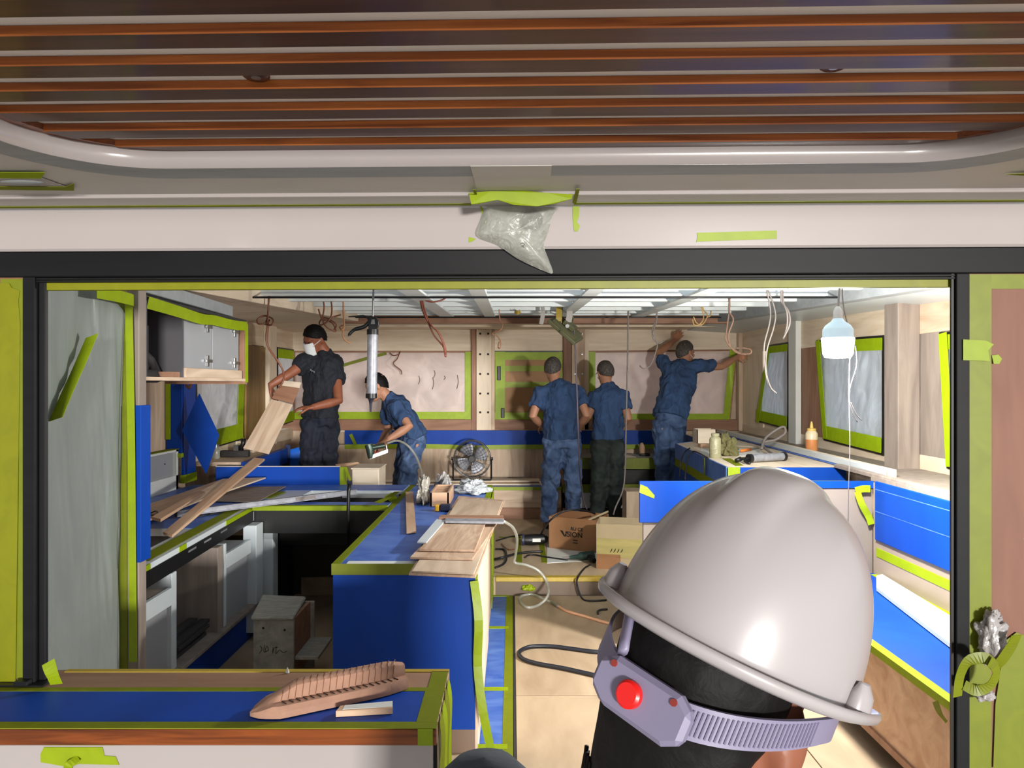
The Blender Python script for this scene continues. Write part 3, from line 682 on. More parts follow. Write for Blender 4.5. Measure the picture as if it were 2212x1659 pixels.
# ---- left wall
wlt = root('wall_left', (XL, 5, 0), 'plywood left side wall with taped side windows', 'wall', kind='structure'); del wlt['category']
B('header_panel', M_paley, XL - .08, XL, 2.15, 6.9, Z(.36), Z(.70), wlt); B('header_panel', M_paley, XL - .08, XL, 6.905, 8.25, Z(.38), Z(.70), wlt)
B('sill_panel', M_paley, XL - .08, XL, 2.15, 8.25, Z(-.62), Z(-.50), wlt); B('lower_panel', M_plyz, XL - .08, XL - .02, 2.15, 8.25, 0, Z(-.62), wlt)
for a, b_, m in ((6.55, 7.55, M_och), (2.15, 5.78, M_plyz)):
    B('wall_panel', m, XL - .07, XL - .004, a, b_, Z(-.51), Z(.37), wlt)
nlw = (1, 0, 0)
window(7, [PX(420, 770, XL), PX(526, 780, XL), PX(520, 947, XL), PX(425, 975, XL)], M_panew, 'left side window under the wall cabinet', nlw, (0, 1, 1, 0), tw=.13)
window(8, [PX(598, 752, XL), PX(632, 757, XL), PX(640, 905, XL), PX(598, 920, XL)], M_panew, 'narrow left side window behind the masked worker', nlw, (.9, 0, 1, 0), tw=.10)
for a, b_ in ((532, 580),): sidepost(b_, a, XL + .02, M_och, Z(-.62), Z(.37), .02, 'wall_panel')
sidepost(598, 582, XL + .06, M_palez, Z(-.62), Z(.60), .06)
# ---- outside of the hull: keeps stray daylight off the back of the shell
B('wall_hull_left', M_gel, XL - .2, XL - .1, 2.15, 8.3, -.06, Z(-.66), kind='structure', label='outer hull side on the left')
B('wall_hull_right', M_gel, XR + .1, XR + .2, 2.15, 8.3, -.06, Z(-.60), kind='structure', label='outer hull side on the right')
# ================================================================== far bench, ledge
SEAT = Z(-1.08)
bench = root('bench_seat', (-.3, 7.9, PZT), 'long plywood bench seat with lime tape edge under the far windows', 'bench')
B('front_panel', M_plyx, -1.95, .52, 7.555, 7.60, PZT + .12, SEAT - .03, bench)
B('baseboard', M_brownx, -1.95, .52, 7.545, 7.56, PZT, PZT + .12, bench)
B('seat_top', M_bluet, -1.95, .52, 7.53, 8.06, SEAT - .03, SEAT, bench, bevel=.003)
B('masking_tape', M_lime, -1.95, .52, 7.524, 7.53, SEAT - .034, SEAT, bench)
B('back_panel', M_plyz, -1.95, .52, 8.05, 8.09, SEAT, Z(-.68), bench)
ledge = root('window_ledge', (0, 8.1, Z(-.69)), 'blue-masked ledge below the far windows', 'ledge')
B('top', M_pale, -1.95, 1.72, 8.03, 8.15, Z(-.535), Z(-.52), ledge)
B('masking_film', M_blue, -1.87, 1.72, 8.018, 8.03, Z(-.685), Z(-.518), ledge, bevel=.002)
ribbon('masking_tape', [(-1.87, 8.015, Z(-.70)), (-1.2, 8.01, Z(-.695)), (-.7, 8.012, Z(-.70)), (-.45, 8.0, Z(-.715)), (-.2, 8.012, Z(-.705)), (.6, 8.015, Z(-.70)), (1.7, 8.015, Z(-.70))], .05, M_lime, ledge, side=(0, 0, 1))
ribbon('masking_tape', [FP(757, 938, 7.99), FP(764, 952, 7.97), FP(768, 962, 7.99)], .035, M_lime, ledge)
for i, (a, b_, zz, dd, hh) in enumerate(((772, 1182, 0, .02, .018), (800, 1210, .018, .10, .016), (790, 1165, .034, .05, .014))):
    sx = F / 7.8; x0, x1 = (a - 1106) / sx, (b_ - 1106) / sx
    B('plank', M_plyx if i % 2 else M_pale, x0, x1, 7.62 + dd, 7.80 + dd, SEAT + zz + .0008, SEAT + zz + hh, None, bevel=.002,
      label=('bottom plank', 'middle plank', 'top plank')[i] + ' of the three laid on the far bench seat', cat='plank', group='planks on the far bench')
# lower right part of bench with dark open locker
lk = root('open_locker', (1.1, 7.7, PZT), 'bench locker with a black open front and lime tape between the workers', 'locker')
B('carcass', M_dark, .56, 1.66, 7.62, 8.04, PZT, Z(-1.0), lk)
B('top', M_laqg, .53, 1.70, 7.52, 8.05, Z(-.80), Z(-.775), lk, bevel=.002)
B('rail', M_lime2, .53, 1.70, 7.51, 7.535, Z(-.89), Z(-.775), lk)
B('rail_lower', M_lime2, .53, 1.70, 7.51, 7.535, Z(-1.14), Z(-1.05), lk)
B('kick_panel', M_laq, .53, 1.70, 7.52, 7.54, PZT + .12, Z(-1.14), lk)
B('side_panel', M_brown, .53, .56, 7.52, 8.04, PZT, Z(-.80), lk)
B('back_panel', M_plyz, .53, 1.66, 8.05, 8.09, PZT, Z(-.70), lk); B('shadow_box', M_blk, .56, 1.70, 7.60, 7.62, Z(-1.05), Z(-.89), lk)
p = P(1392, 975, 7.75)
ht = root('wood_tool', (p.x, p.y, Z(-.775)), 'small wooden hand tool standing on the locker top', 'tool')
build(G().tube([(p.x - .02, p.y, Z(-.755)), (p.x - .025, p.y, Z(-.68)), (p.x - .03, p.y, Z(-.635))], [.034, .03, .014], 10), 'handle', M_fresh, ht, smooth=True)
B('sole', M_blk, p.x - .05, p.x + .055, p.y - .04, p.y + .04, Z(-.7743), Z(-.748), ht, bevel=.006)
slab('ply_offcut', [PZ(1290, 988, Z(-.771)), PZ(1374, 987, Z(-.771)), PZ(1352, 981, Z(-.771)), PZ(1290, 981, Z(-.771))], .003, M_pale, None, label='thin pale ply offcut lying flat on the locker top', cat='offcut')
# ================================================================== LEFT: curtain, post, galley
ZC = .80
# timber post with blue film, tape along the curtain
pst = B('trim_6', M_gply, -1.535, -1.487, 2.86, 2.92, 0, Z(.50), kind='structure', label='vertical timber post beside the plastic curtain', bevel=.003)
B('masking_film', M_blue, -1.508, -1.475, 2.852, 2.93, Z(-.71), Z(-.085), pst, bevel=.002)
B('masking_tape', M_lime2, -1.575, -1.533, 2.855, 2.862, .1, Z(.34), pst)
cur = root('plastic_curtain', (-1.45, 2.5, .1), 'wrinkled translucent plastic sheet hanging inside the left jamb', 'plastic sheet')
ca, cb = Vector((-1.434, 2.175, 0)), Vector((-1.555, 2.85, 0))
def curt(u, v):
    p = ca.lerp(cb, u); z = lerp(.05, Z(.40) - .12 * u * u, v)
    pl = .004 * math.sin(u * 22 + 2.5 * math.sin(v * 3)) * (.2 + .8 * u) + .028 * noise.noise(Vector((u * 3.0, v * 2.2, 3.3))) + .007 * noise.noise(Vector((u * 16 + v * 6, v * 5, 1.3)))
    return Vector((p.x + pl + .012, p.y - pl * .3, z))
build(G().grid(curt, 70, 90), 'sheet', M_sheet, cur, smooth=True, solid=.001)
ribbon('masking_tape', [P(190, 630, 2.45) + Vector((.03, 0, 0)), P(230, 638, 2.62) + Vector((.03, 0, 0)), P(270, 648, 2.8) + Vector((.03, 0, 0)), P(284, 652, 2.84)], .045, M_lime, cur, side=(0, 0, 1))
ribbon('masking_tape', [P(278, 650, 2.835), P(280, 760, 2.835), P(284, 1000, 2.835), P(287, 1430, 2.835)], .030, M_lime, cur)
def curpx(px, py):                       # pixel -> point just in front of the curtain
    u = 0.0
    for _ in range(12):
        d = lerp(2.10, 2.85, u); x = (px - 1106) / F * d; u = max(-.05, min(1, (x + 1.42) / (-.135) if False else (d - 2.10) / .75))
        # solve x on the line for this pixel
        k = (px - 1106) / F; d = (-1.42 + 2.10 * .18) / (k + .18); u = (d - 2.10) / .75
    return P(px, py, d) + Vector((.045, -.02, 0))
ribbon('masking_tape', [curpx(178, 726), curpx(150, 790), curpx(122, 850), curpx(98, 905)], .05, M_lime, cur, side=(1, 0, .5))
# ---- wall cabinet
M_dgrey = mat('dark_grey_lacquer', rgb(78, 76, 80), .5, .05, 4)
uc = root('wall_cabinet', (-1.7, 3.5, Z(.02)), 'open grey wall cabinet with hinge plates and lime tape on top', 'cabinet')
X0 = -1.50
def ucb(n_, m, xa, xb, ya, yb, za, zb, par=uc, **k): return B(n_, m, xa, xb, ya, yb, Z(za), Z(zb), par, **k)
ucb('top', M_dark, -1.95, X0, 2.93, 4.06, .345, .36); ucb('bottom', M_plyy, -1.95, X0, 2.93, 4.06, .015, .03)
ucb('side', M_dgrey, -1.95, X0, 2.93, 2.95, .03, .345); ucb('side', M_brown, -1.95, X0 - .002, 4.03, 4.07, .0, .36)
ucb('back', M_dark, -1.97, -1.95, 2.93, 4.06, .015, .36)
ucb('divider', M_dgrey, -1.95, X0 - .01, 3.285, 3.30, .03, .345)
for a, b_ in ((3.302, 3.63), (3.638, 3.985)):
    dr = ucb('door', M_laqg, X0 - .035, X0 - .018, a, b_, .075, .345, bevel=.002)
    for z_ in (.115, .285):
        yc = b_ - .055 if a < 3.5 else b_ - .06
        h_ = build(G().box(X0 - .018, X0 - .012, yc - .012, yc + .012, Z(z_ - .028), Z(z_ + .028)), 'hinge', M_steel, dr, bevel=.002)
        build(G().box(X0 - .016, X0 - .004, yc - .032, yc + .032, Z(z_ - .008), Z(z_ + .008)), 'hinge_arm', M_steel, uc, bevel=.002)
ucb('lower_rail', M_plyy, X0 - .03, X0, 3.302, 3.99, .03, .075, bevel=.002)
ucb('hood_panel', M_dark, -1.94, -1.62, 2.96, 3.20, .035, .26)
build(G().tube([(-1.60, 2.98 + .01, Z(.035)), (-1.60, 3.23, Z(.035)), (-1.63, 3.22, Z(.10)), (-1.70, 3.14, Z(.20)), (-1.75, 3.08, Z(.27))], .03, 8), 'hood_edge', M_dark, uc, smooth=True)
ucb('block', M_brownx, -1.58, X0 - .02, 3.20, 3.283, .03, .055)
ribbon('masking_tape', [(X0 + .003, 2.95, Z(.335)), (X0 + .006, 3.2, Z(.325)), (X0 + .02, 3.42, Z(.31)), (X0 + .004, 3.6, Z(.32)), (X0 + .014, 3.8, Z(.315)), (X0 + .003, 4.04, Z(.325))], .05, M_lime, uc, side=(.2, 0, 1))
ucb('masking_tape', M_lime, X0 - .001, X0 + .002, 4.035, 4.075, .01, .34)
beam('trim_7', M_greyd, (-1.56, 2.95, Z(.385)), (-1.62, 4.1, Z(.385)), .05, .06, kind='structure', label='primed strip above the wall cabinet')
# ---- worktop (L-shaped) and base cabinets
wt = root('galley_worktop', (-1.7, 4.2, ZC - .025), 'L-shaped galley worktop masked with blue film and lime tape', 'worktop')
def wtop(pts, name='slab', m=M_laq, z=ZC, th=.025, par=wt): return build(G().prism([(x, y, z - th) for x, y in pts], (0, 0, th)), name, m, par)
wtop([(-2.40, 2.95), (-1.52, 2.95), (-1.60, 4.42), (-1.60, 5.37), (-2.40, 5.37)])
wtop([(-1.60, 4.42), (-.765, 4.42), (-.765, 4.58), (-1.60, 4.58)]); wtop([(-1.60, 5.08), (-.765, 5.08), (-.765, 5.37), (-1.60, 5.37)]); wtop([(-1.60, 4.58), (-1.42, 4.58), (-1.42, 5.08), (-1.60, 5.08)])
wtop([(-2.39, 2.96), (-1.56, 2.96), (-1.58, 3.16), (-2.39, 3.16)], 'masking_film', M_bluet, ZC + .002, .002)
wtop([(-2.39, 3.75), (-1.62, 3.75), (-1.66, 4.42), (-1.60, 4.58), (-1.60, 5.36), (-2.39, 5.36)], 'masking_film', M_bluet, ZC + .002, .002)
wtop([(-1.60, 4.46), (-.77, 4.46), (-.77, 4.575), (-1.60, 4.575)], 'masking_film', M_bluet, ZC + .002, .002); wtop([(-1.60, 5.085), (-.77, 5.085), (-.77, 5.36), (-1.60, 5.36)], 'masking_film', M_bluet, ZC + .002, .002)
wtop([(-1.545, 3.06), (-1.63, 4.4), (-1.70, 4.4), (-1.62, 3.06)], 'masking_tape', M_lime2, ZC + .0035, .0015)
wtop([(-1.60, 4.42), (-.77, 4.42), (-.77, 4.46), (-1.60, 4.46)], 'masking_tape', M_lime, ZC + .0035, .0015)
B('masking_tape', M_lime, -1.60, -.765, 4.414, 4.42, ZC - .024, ZC + .002, wt)
def edgeb(a, b_, z0, z1, m, n_): 
    f_ = lambda y: -1.52 - (y - 2.95) * .0544 + .003
    build(G().hexa([(f_(a) - .006, a, z0), (f_(a), a, z0), (f_(b_), b_, z0), (f_(b_) - .006, b_, z0), (f_(a) - .006, a, z1), (f_(a), a, z1), (f_(b_), b_, z1), (f_(b_) - .006, b_, z1)]), n_, m, wt)
edgeb(2.95, 3.02, ZC - .024, ZC, M_lime, 'masking_tape'); edgeb(3.32, 3.40, ZC - .024, ZC + .001, M_lime, 'masking_tape'); edgeb(3.95, 4.42, ZC - .024, ZC + .001, M_lime, 'masking_tape')
edgeb(2.95, 4.42, ZC - .095, ZC - .026, M_blk, 'edge_rail')
for a in (3.42, 3.62, 3.86): edgeb(a, a + .10, ZC - .05, ZC - .04, M_laqg, 'slot')
B('sink_wall', M_dark, -1.42, -.77, 5.08, 5.09, ZC - .18, ZC - .024, wt); B('sink_floor', M_dark, -1.42, -.77, 4.58, 5.08, ZC - .19, ZC - .18, wt)
B('sink_rim', M_laqg, -1.2, -.80, 5.072, 5.082, ZC - .05, ZC - .02, wt)
B('apron', M_blk, -1.60, -.765, 4.45, 4.47, ZC - .17, ZC - .026, wt)
wtop([(-2.38, 3.17), (-1.66, 3.17), (-1.68, 3.55), (-2.38, 3.55)], 'hob_shade_sheet', M_dark, ZC + .002, .002)  # thin dark sheet on the worktop, painted shade in place of a hob opening
bc = root('base_cabinet', (-1.9, 3.7, .0), 'open white and grey galley base cabinet on a blue plinth', 'cabinet')
XC = -1.57
def bcb(n_, m, xa, xb, ya, yb, za, zb, **k): return B(n_, m, xa, xb, ya, yb, Z(za), Z(zb), bc, **k)
bcb('plinth', M_blue, -2.35, -1.60, 2.95, 4.6, -1.555, -1.345); bcb('bottom', M_gply, -2.35, XC + .03, 2.95, 4.62, -1.345, -1.325, bevel=.002)
bcb('back', M_laqg, -2.37, -2.35, 2.95, 4.62, -1.345, -.80); bcb('back', M_laqg, -2.0, -1.98, 2.95, 4.62, -1.325, -.83)
for a, b_, m in ((2.95, 2.97, M_laqg), (3.31, 3.36, M_laq), (3.83, 3.90, M_gply), (3.915, 3.945, M_laq)):
    bcb('stile', m, -1.98, XC, a, b_, -1.325, -.875, bevel=.002)
bcb('end_post', M_laq, -1.62, -1.54, 4.32, 4.44, -1.5, -.853, bevel=.003); bcb('end_post', M_laq, -1.66, -1.50, 4.50, 4.60, -1.5, -.80, bevel=.003)
bcb('rail', M_laq, XC - .02, XC + .002, 2.97, 3.31, -1.02, -.94, bevel=.002); bcb('rail', M_laq, XC - .02, XC + .002, 3.945, 4.31, -1.015, -.935, bevel=.002)
bcb('drawer_floor', M_gply, -1.98, XC - .02, 2.97, 3.31, -.96, -.945); bcb('drawer_floor', M_laqg, -1.98, XC - .02, 3.945, 4.31, -.95, -.938)
bcb('panel', M_laqg, XC - .03, XC - .022, 3.945, 4.31, -1.325, -1.015); bcb('panel', M_laqg, XC - .03, XC - .022, 2.97, 3.31, -1.325, -1.02)
M_lath = mat('charcoal_lath', rgb(52, 50, 52), .6, .2, 20)
for k in range(9):
    zz = Z(-1.325) + .019 * (k // 2) + .001; yy = 3.42 + .03 * (k % 3) * .5
    xx = -1.70 + .055 * (k % 2) + .01 * (k % 3); hh = .017 if k < 8 else .017
    B('lath', M_lath, xx - .024, xx + .024, yy, yy + .33 + .02 * (k % 4), zz, zz + hh, None, bevel=.001, label='charcoal lath in the stack lying inside the open base cabinet', cat='lath', group='laths stacked in the base cabinet')
# dark void under the sink counter
vd = root('sink_cabinet', (-1.2, 5.0, 0), 'unlit open sink cabinet under the cross counter', 'cabinet')
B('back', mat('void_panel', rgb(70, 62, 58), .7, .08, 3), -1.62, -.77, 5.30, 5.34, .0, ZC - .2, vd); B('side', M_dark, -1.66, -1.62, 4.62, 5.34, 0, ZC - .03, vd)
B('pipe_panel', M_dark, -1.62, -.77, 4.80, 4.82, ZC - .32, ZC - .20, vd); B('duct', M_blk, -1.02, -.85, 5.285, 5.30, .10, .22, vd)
# step stool
st = root('step_stool', (-1.0, 3.85, 0), 'worn grey wooden step stool with handwriting on its front', 'stool')
M_stool = mat('worn_paint', rgb(150, 146, 136), .7, 0, 9, (1, 6, 1), col2=rgb(186, 184, 172), distort=2)
ZST = Z(-1.175)
t0 = [PZ(541, 1333, ZST), PZ(634, 1333, ZST), PZ(661, 1288, ZST), PZ(567, 1284, ZST)]
tp = G(); build(G().prism([Vector((p.x, p.y, ZST - .018)) for p in t0], (0, 0, .018)), 'top', M_stool, st, bevel=.006)
fx0, fx1, fy = t0[0].x + .008, t0[1].x - .004, t0[0].y + .015; by = t0[2].y - .02
fp = B('front_panel', M_stool, fx0, fx1, fy, fy + .018, 0, ZST - .018, st, bevel=.002)
B('back_panel', M_stool, fx0 + .02, fx1 + .02, by - .018, by, 0, ZST - .018, st, bevel=.002); B('side_panel', M_brownx, fx1 - .018, fx1, fy + .018, by - .018, .06, ZST - .018, st)
B('lower_step', M_stool, fx1, fx1 + .12, fy + .02, by - .02, .15, .168, st, bevel=.002)
for sx_, sz_ in ((.25, .32), (.78, .31), (.2, .06), (.75, .09)):
    build(G().lathe([(.006, 0), (.006, .002), (.002, .002)], (lerp(fx0, fx1, sx_), fy, sz_), (0, -1, 0), 10), 'screw', M_ink, fp)
def strk(pts): wire('handwriting', [P(x, y, fy - .0015) for x, y in pts], .0012, M_ink, fp, n=4, res=4)
strk([(562, 1395), (566, 1402), (560, 1412)]); strk([(572, 1393), (570, 1408), (580, 1404), (576, 1396), (572, 1410)]); strk([(590, 1398), (589, 1412), (592, 1400), (600, 1398)]); strk([(597, 1396), (596, 1412), (604, 1404), (612, 1410), (620, 1406)])
# ---- things on the worktop
def zboard(name, pix, z, th, m, label, cat='board', **k):
    return slab(name, [PZ(x, y, z) for x, y in pix], th, m, None, label=label, cat=cat, bevel=.0008, **k)
slab('ply_sheet', [PZ(318, 1124, ZC + .027), PZ(318, 1090, ZC + .027), P(482, 1034, 5.22), P(574, 1031, 5.30), PZ(432, 1080, ZC + .027)], .010, M_plyx, None, cat='board', bevel=.0008, label='large tapered brown ply sheet lying along the galley worktop')
zboard('ply_sheet', [(455, 1081), (556, 1083), (618, 1050), (500, 1052)], ZC + .0145, .006, M_gply, 'square greyish ply sheet lying on the worktop by the blue panel')
zboard('ply_sheet', [(497, 1082), (585, 1075), (618, 1062), (560, 1060)], ZC + .0078, .004, M_lime2, 'lime taped strip of board under the greyish ply sheet')
zboard('wood_strip', [(327, 1116), (347, 1121), (444, 1062), (430, 1060)], ZC + .078, .016, M_fresh, 'shorter wooden strip on the worktop beside the long diagonal one', 'wood strip')
n0, n1 = PZ(352, 1149, ZC + .028), PZ(372, 1156, ZC + .028); f0, f1 = P(572, 991, 5.30), P(549, 988, 5.30)
slab('wood_strip', [n0, n1, f0, f1], .014, M_fresh, None, label='long diagonal wooden strip leaning up onto the blue panel', cat='wood strip', bevel=.001)
lvA, lvB = PZ(383, 1110, ZC + .036), PZ(772, 1062, ZC + .036); ax = (lvB - lvA).normalized(); sd = Vector((-ax.y, ax.x, 0)) * .022
lv = root('spirit_level', lvA.lerp(lvB, .5) - Vector((0, 0, .036)), 'long pale aluminium straight edge lying across the worktop', 'straight edge')
ly_ = Vector((-ax.y, ax.x, 0)).normalized(); R_ = Matrix((ax, ly_, ax.cross(ly_))).transposed().to_4x4(); R_.translation = lvA; LL = (lvB - lvA).length
g = G().box(0, LL, 0, .03, -.018, -.014).box(0, LL, 0, .03, .010, .014).box(0, LL, .013, .017, -.014, .010); build(g, 'beam', M_alu, lv, frame=R_)
build(G().box(-.004, 0, -.001, .031, -.019, .015), 'end_cap', M_blk, lv, frame=R_)
build(G().box(LL * .62, LL * .74, .012, .013, -.012, .008), 'scale_mark', M_greyw, lv, frame=R_)
clp = root('bar_clamp', P(752, 1175, 4.38), 'black rod clamp hooked on the cross counter edge', 'clamp')
build(G().tube([P(752, 1190, 4.385), P(752, 1120, 4.385), P(753, 1060, 4.385), P(755, 1046, 4.40)], [.010, .010, .011, .013], 10), 'rod', M_blk, clp, smooth=True)
build(G().tube([P(753, 1088, 4.39), P(753, 1086, 4.46)], .007, 8), 'hook', M_blk, clp, smooth=True)
# wires tangle
for i, pts in enumerate(([(428, 1116), (446, 1112), (462, 1106), (454, 1111), (476, 1108), (490, 1102)], [(326, 1108), (337, 1104), (341, 1110), (331, 1113), (323, 1111)])):
    wire('wire_tangle', [PZ(x, y, ZC + (.0075, .036)[i] + .003 * (j % 2)) for j, (x, y) in enumerate(pts)], .004, M_cable, None, label=('black wire scrap lying under the aluminium straight edge', 'black wire scrap lying on the large tapered ply sheet')[i], cat='wire')
# blue panel closing the back of the worktop
bp_ = root('masked_bulkhead', (-1.75, 5.4, ZC), 'blue masked upright panel behind the galley worktop', 'panel')
B('board', M_blue, -2.22, -1.29, 5.375, 5.40, ZC - .1, Z(-.62), bp_, bevel=.002); B('masking_tape', M_lime, -1.29, -1.245, 5.372, 5.40, ZC - .05, Z(-.622), bp_); B('top_edge', M_pale, -2.22, -1.29, 5.377, 5.398, Z(-.62), Z(-.616), bp_)
ribbon('masking_tape', [P(747, 1010, 5.37), P(752, 1026, 5.35), P(757, 1038, 5.35)], .02, M_lime, bp_)
wb = root('wood_box', (-1.12, 5.7, PZT), 'plain plywood box standing behind the blue panel', 'box')
B('body', M_pale, -1.24, -1.03, 5.55, 5.85, PZT, Z(-.66), wb, bevel=.006)
B('lid', M_pale, -1.245, -1.025, 5.545, 5.855, Z(-.66), Z(-.65), wb)
slab('wood_strip', [P(724, 1003, 5.75), P(772, 998, 5.75), P(776, 1000, 5.75), P(730, 1010, 5.72)], .012, M_fresh, None, label='short wooden strip resting on the plywood box', cat='wood strip')
# small white locker, blue column, flap, side ledge
lo = root('small_locker', (-2.43, 4.95, ZC), 'small open white locker on the worktop against the left wall', 'locker')
B('frame', M_whitep, -2.46, -2.405, 4.70, 4.72, ZC, Z(-.47), lo); B('frame', M_whitep, -2.46, -2.405, 5.14, 5.17, ZC, Z(-.47), lo); B('frame', M_whitep, -2.46, -2.405, 4.70, 5.17, ZC, Z(-.655), lo); B('frame', M_whitep, -2.46, -2.405, 4.70, 5.17, Z(-.485), Z(-.47), lo)
B('inner_panel', M_laqg, -2.46, -2.43, 4.72, 5.14, Z(-.655), Z(-.485), lo); B('masking_tape', M_lime2, -2.46, -2.40, 4.70, 5.18, Z(-.47), Z(-.466), lo)
for y in (4.78, 5.02): build(G().lathe([(.006, 0), (.006, .003), (.002, .004)], (-2.43, y, Z(-.56)), (1, 0, 0), 8), 'hole', M_ink, lo)
col = root('blue_column', (-2.3, 4.95, Z(-.6)), 'blue masked column panel beneath the wall cabinet', 'panel')
B('front_face', M_blue, -2.495, -2.385, 5.18, 5.20, Z(-.50), Z(.02), col); B('side_face', M_blue, -2.395, -2.38, 5.20, 5.40, Z(-.66), Z(.02), col)
B('masking_tape', M_lime, -2.498, -2.465, 5.17, 5.18, Z(-.4), Z(.02), col); B('masking_tape', M_lime, -2.49, -2.38, 5.16, 5.20, Z(-.53), Z(-.50), col); B('masking_tape', M_lime, -2.40, -2.37, 5.19, 5.40, Z(-.72), Z(-.66), col)
slab('blue_flap', [P(430, 850, 5.155), P(473, 940, 5.155), P(445, 1024, 5.155), P(393, 930, 5.155)], .008, M_blue, None, label='diamond-shaped blue masked board hanging in front of the left window', cat='board')
wire('wire_scrap', [P(402, 832, 5.16), P(408, 838, 5.13), P(412, 832, 5.13), P(412, 822, 5.16)], .010, M_bronze, None, label='short brown wire loop above the diamond-shaped blue board', cat='wire')
sl = root('side_ledge', (-2.25, 6.3, Z(-.75)), 'wooden side ledge with blue masked edge below the left windows', 'ledge')
B('top', M_plyy, -2.42, -2.06, 5.5, 6.5, Z(-.63), Z(-.60), sl); 
beam('masking_film', M_blue, (-2.02, 5.41, Z(-.72)), (-2.055, 6.49, Z(-.71)), .05, .13, sl)
bs = root('blue_seat_back', (-1.98, 6.5, PZT + .25), 'bright blue film-covered seat back behind the masked worker', 'seat back')
g = G()
def sbk(u, v): return Vector((lerp(-2.30, -1.72, u), 6.58 + .05 * math.sin(u * 9) * .4 + .015 * noise.noise(Vector((u * 6, v * 3, 0))), lerp(Z(-1.1), Z(-.68 + .17 * u), v)))
build(g.grid(sbk, 24, 10), 'film', M_blueb, bs, smooth=True, solid=.02)
build(G().prism([(-2.10, 6.545, Z(-.78)), (-2.03, 6.545, Z(-.78)), (-2.02, 6.545, Z(-.56)), (-2.06, 6.545, Z(-.55))], (0, -.002, 0)), 'dark_patch', mat('dark_blue_patch', rgb(20, 40, 90), .6), bs)
pl = P(512, 985, 5.9); hp = root('hand_plane', (pl.x, pl.y, Z(-.60)), 'dark hand plane on the left side ledge', 'hand plane')
B('body', M_dark, pl.x - .13, pl.x + .10, pl.y - .03, pl.y + .03, Z(-.5993), Z(-.545), hp, bevel=.006); build(G().tube([(pl.x + .03, pl.y, Z(-.55)), (pl.x + .05, pl.y, Z(-.49)), (pl.x + .055, pl.y, Z(-.45))], [.02, .018, .022], 10), 'handle', M_blk, hp, smooth=True)
B('blade', M_steel, pl.x - .02, pl.x + .02, pl.y - .025, pl.y + .025, Z(-.55), Z(-.50), hp)
pj = P(465, 990, 5.75); jr = root('glass_jar', (pj.x, pj.y, Z(-.60)), 'small glass jar on the left side ledge beside the diamond board', 'jar')
build(G().lathe([(.030, 0), (.036, .01), (.036, .07), (.026, .085), (.026, .10)], (pj.x, pj.y, Z(-.5993)), (0, 0, 1), 16), 'body', M_clear, jr, smooth='auto'); build(G().lathe([(.029, .10), (.029, .115), (.0, .115)], (pj.x, pj.y, Z(-.60)), (0, 0, 1), 16), 'lid', M_steel, jr, smooth='auto')
B('wood_block', M_pale, -2.41, -2.25, 6.25, 6.45, Z(-.5993), Z(-.50), None, bevel=.003, label='pale timber block on the left side ledge under the window', cat='block')
# ================================================================== ISLAND
isl = root('island', (-.45, 4.2, 0), 'galley island wrapped in blue film with lime tape edges', 'island')
IX0, IX1, IY0, IY1 = -.755, -.15, 3.01, 5.36
B('body', mat('island_core', rgb(120, 98, 80), .6, .1, 3), IX0 + .01, IX1 - .006, IY0 + .008, IY1, 0, ZC - .03, isl)
B('top', M_bluet, IX0, IX1, IY0, IY1, ZC - .043, ZC, isl, bevel=.003)
B('front_film', M_blue, IX0 + .004, IX1 - .004, IY0, IY0 + .008, .105, ZC - .043, isl)
wvs = G()
B('masking_tape', M_lime2, IX0 - .002, IX1 + .002, IY0 - .003, IY0 + .0, ZC - .045, ZC + .001, isl)
B('masking_tape', M_whitep, IX0 + .06, IX1, IY0, IY0 + .045, ZC, ZC + .0015, isl)
B('masking_tape', M_lime2, IX0, IX0 + .035, IY0, IY1, ZC, ZC + .0018, isl); B('masking_tape', M_lime, IX1 - .03, IX1 + .003, 4.75, IY1, ZC - .03, ZC + .002, isl)
B('side_panel', M_plyz, IX1 - .006, IX1 + .004, IY0 + .03, IY1, .0, ZC - .03, isl)
B('side_strip', M_palez, IX1 + .004, IX1 + .010, IY0 + .05, 4.3, .02, ZC - .04, isl)
B('masking_tape', M_lime, IX1 + .010, IX1 + .014, 4.9, IY1 + .02, .02, ZC - .02, isl)
B('masking_tape', M_lime, IX1 - .004, IX1 + .006, IY0 - .002, IY0 + .02, .25, ZC - .05, isl)
B('toe_board', M_brown, IX0 + .02, IX1 - .02, IY0 + .01, IY0 + .02, 0, .105, isl)
ribbon('masking_tape', [P(1024, 1255, 2.99), P(1034, 1340, 2.96), P(1032, 1440, 2.98), P(1044, 1540, 2.95), P(1060, 1618, 2.97)], .036, M_lime, isl, side=(1, .3, 0), twist=.5)
ribbon('masking_tape', [P(838, 1068, 4.75), P(852, 1082, 4.72), P(858, 1096, 4.70)], .06, M_lime, isl, side=(1, .4, 0))
ribbon('masking_tape', [PZ(814, 1086, ZC + .030), PZ(838, 1075, ZC + .034), PZ(858, 1062, ZC + .030)], .04, M_lime2, isl, side=(.5, 1, 0))
IZ = ZC + .002
zboard('ply_sheet', [(883, 1238), (1027, 1244), (1090, 1080), (991, 1071)], IZ + .010, .009, M_swirl, 'largest swirl-grained ply sheet at the bottom of the stack on the island')
zboard('ply_sheet', [(890, 1233), (1024, 1238), (1086, 1083), (993, 1075)], IZ + .018, .007, M_plyx, 'second ply sheet from the bottom of the stack on the island')
zboard('ply_sheet', [(886, 1203), (1021, 1206), (1075, 1127), (962, 1122)], IZ + .028, .009, M_swirl, 'third ply sheet from the bottom of the stack on the island')
zboard('ply_sheet', [(906, 1186), (1026, 1187), (1049, 1129), (955, 1127)], IZ + .040, .010, M_swirl, 'topmost small ply sheet with bold swirl grain on the island stack')
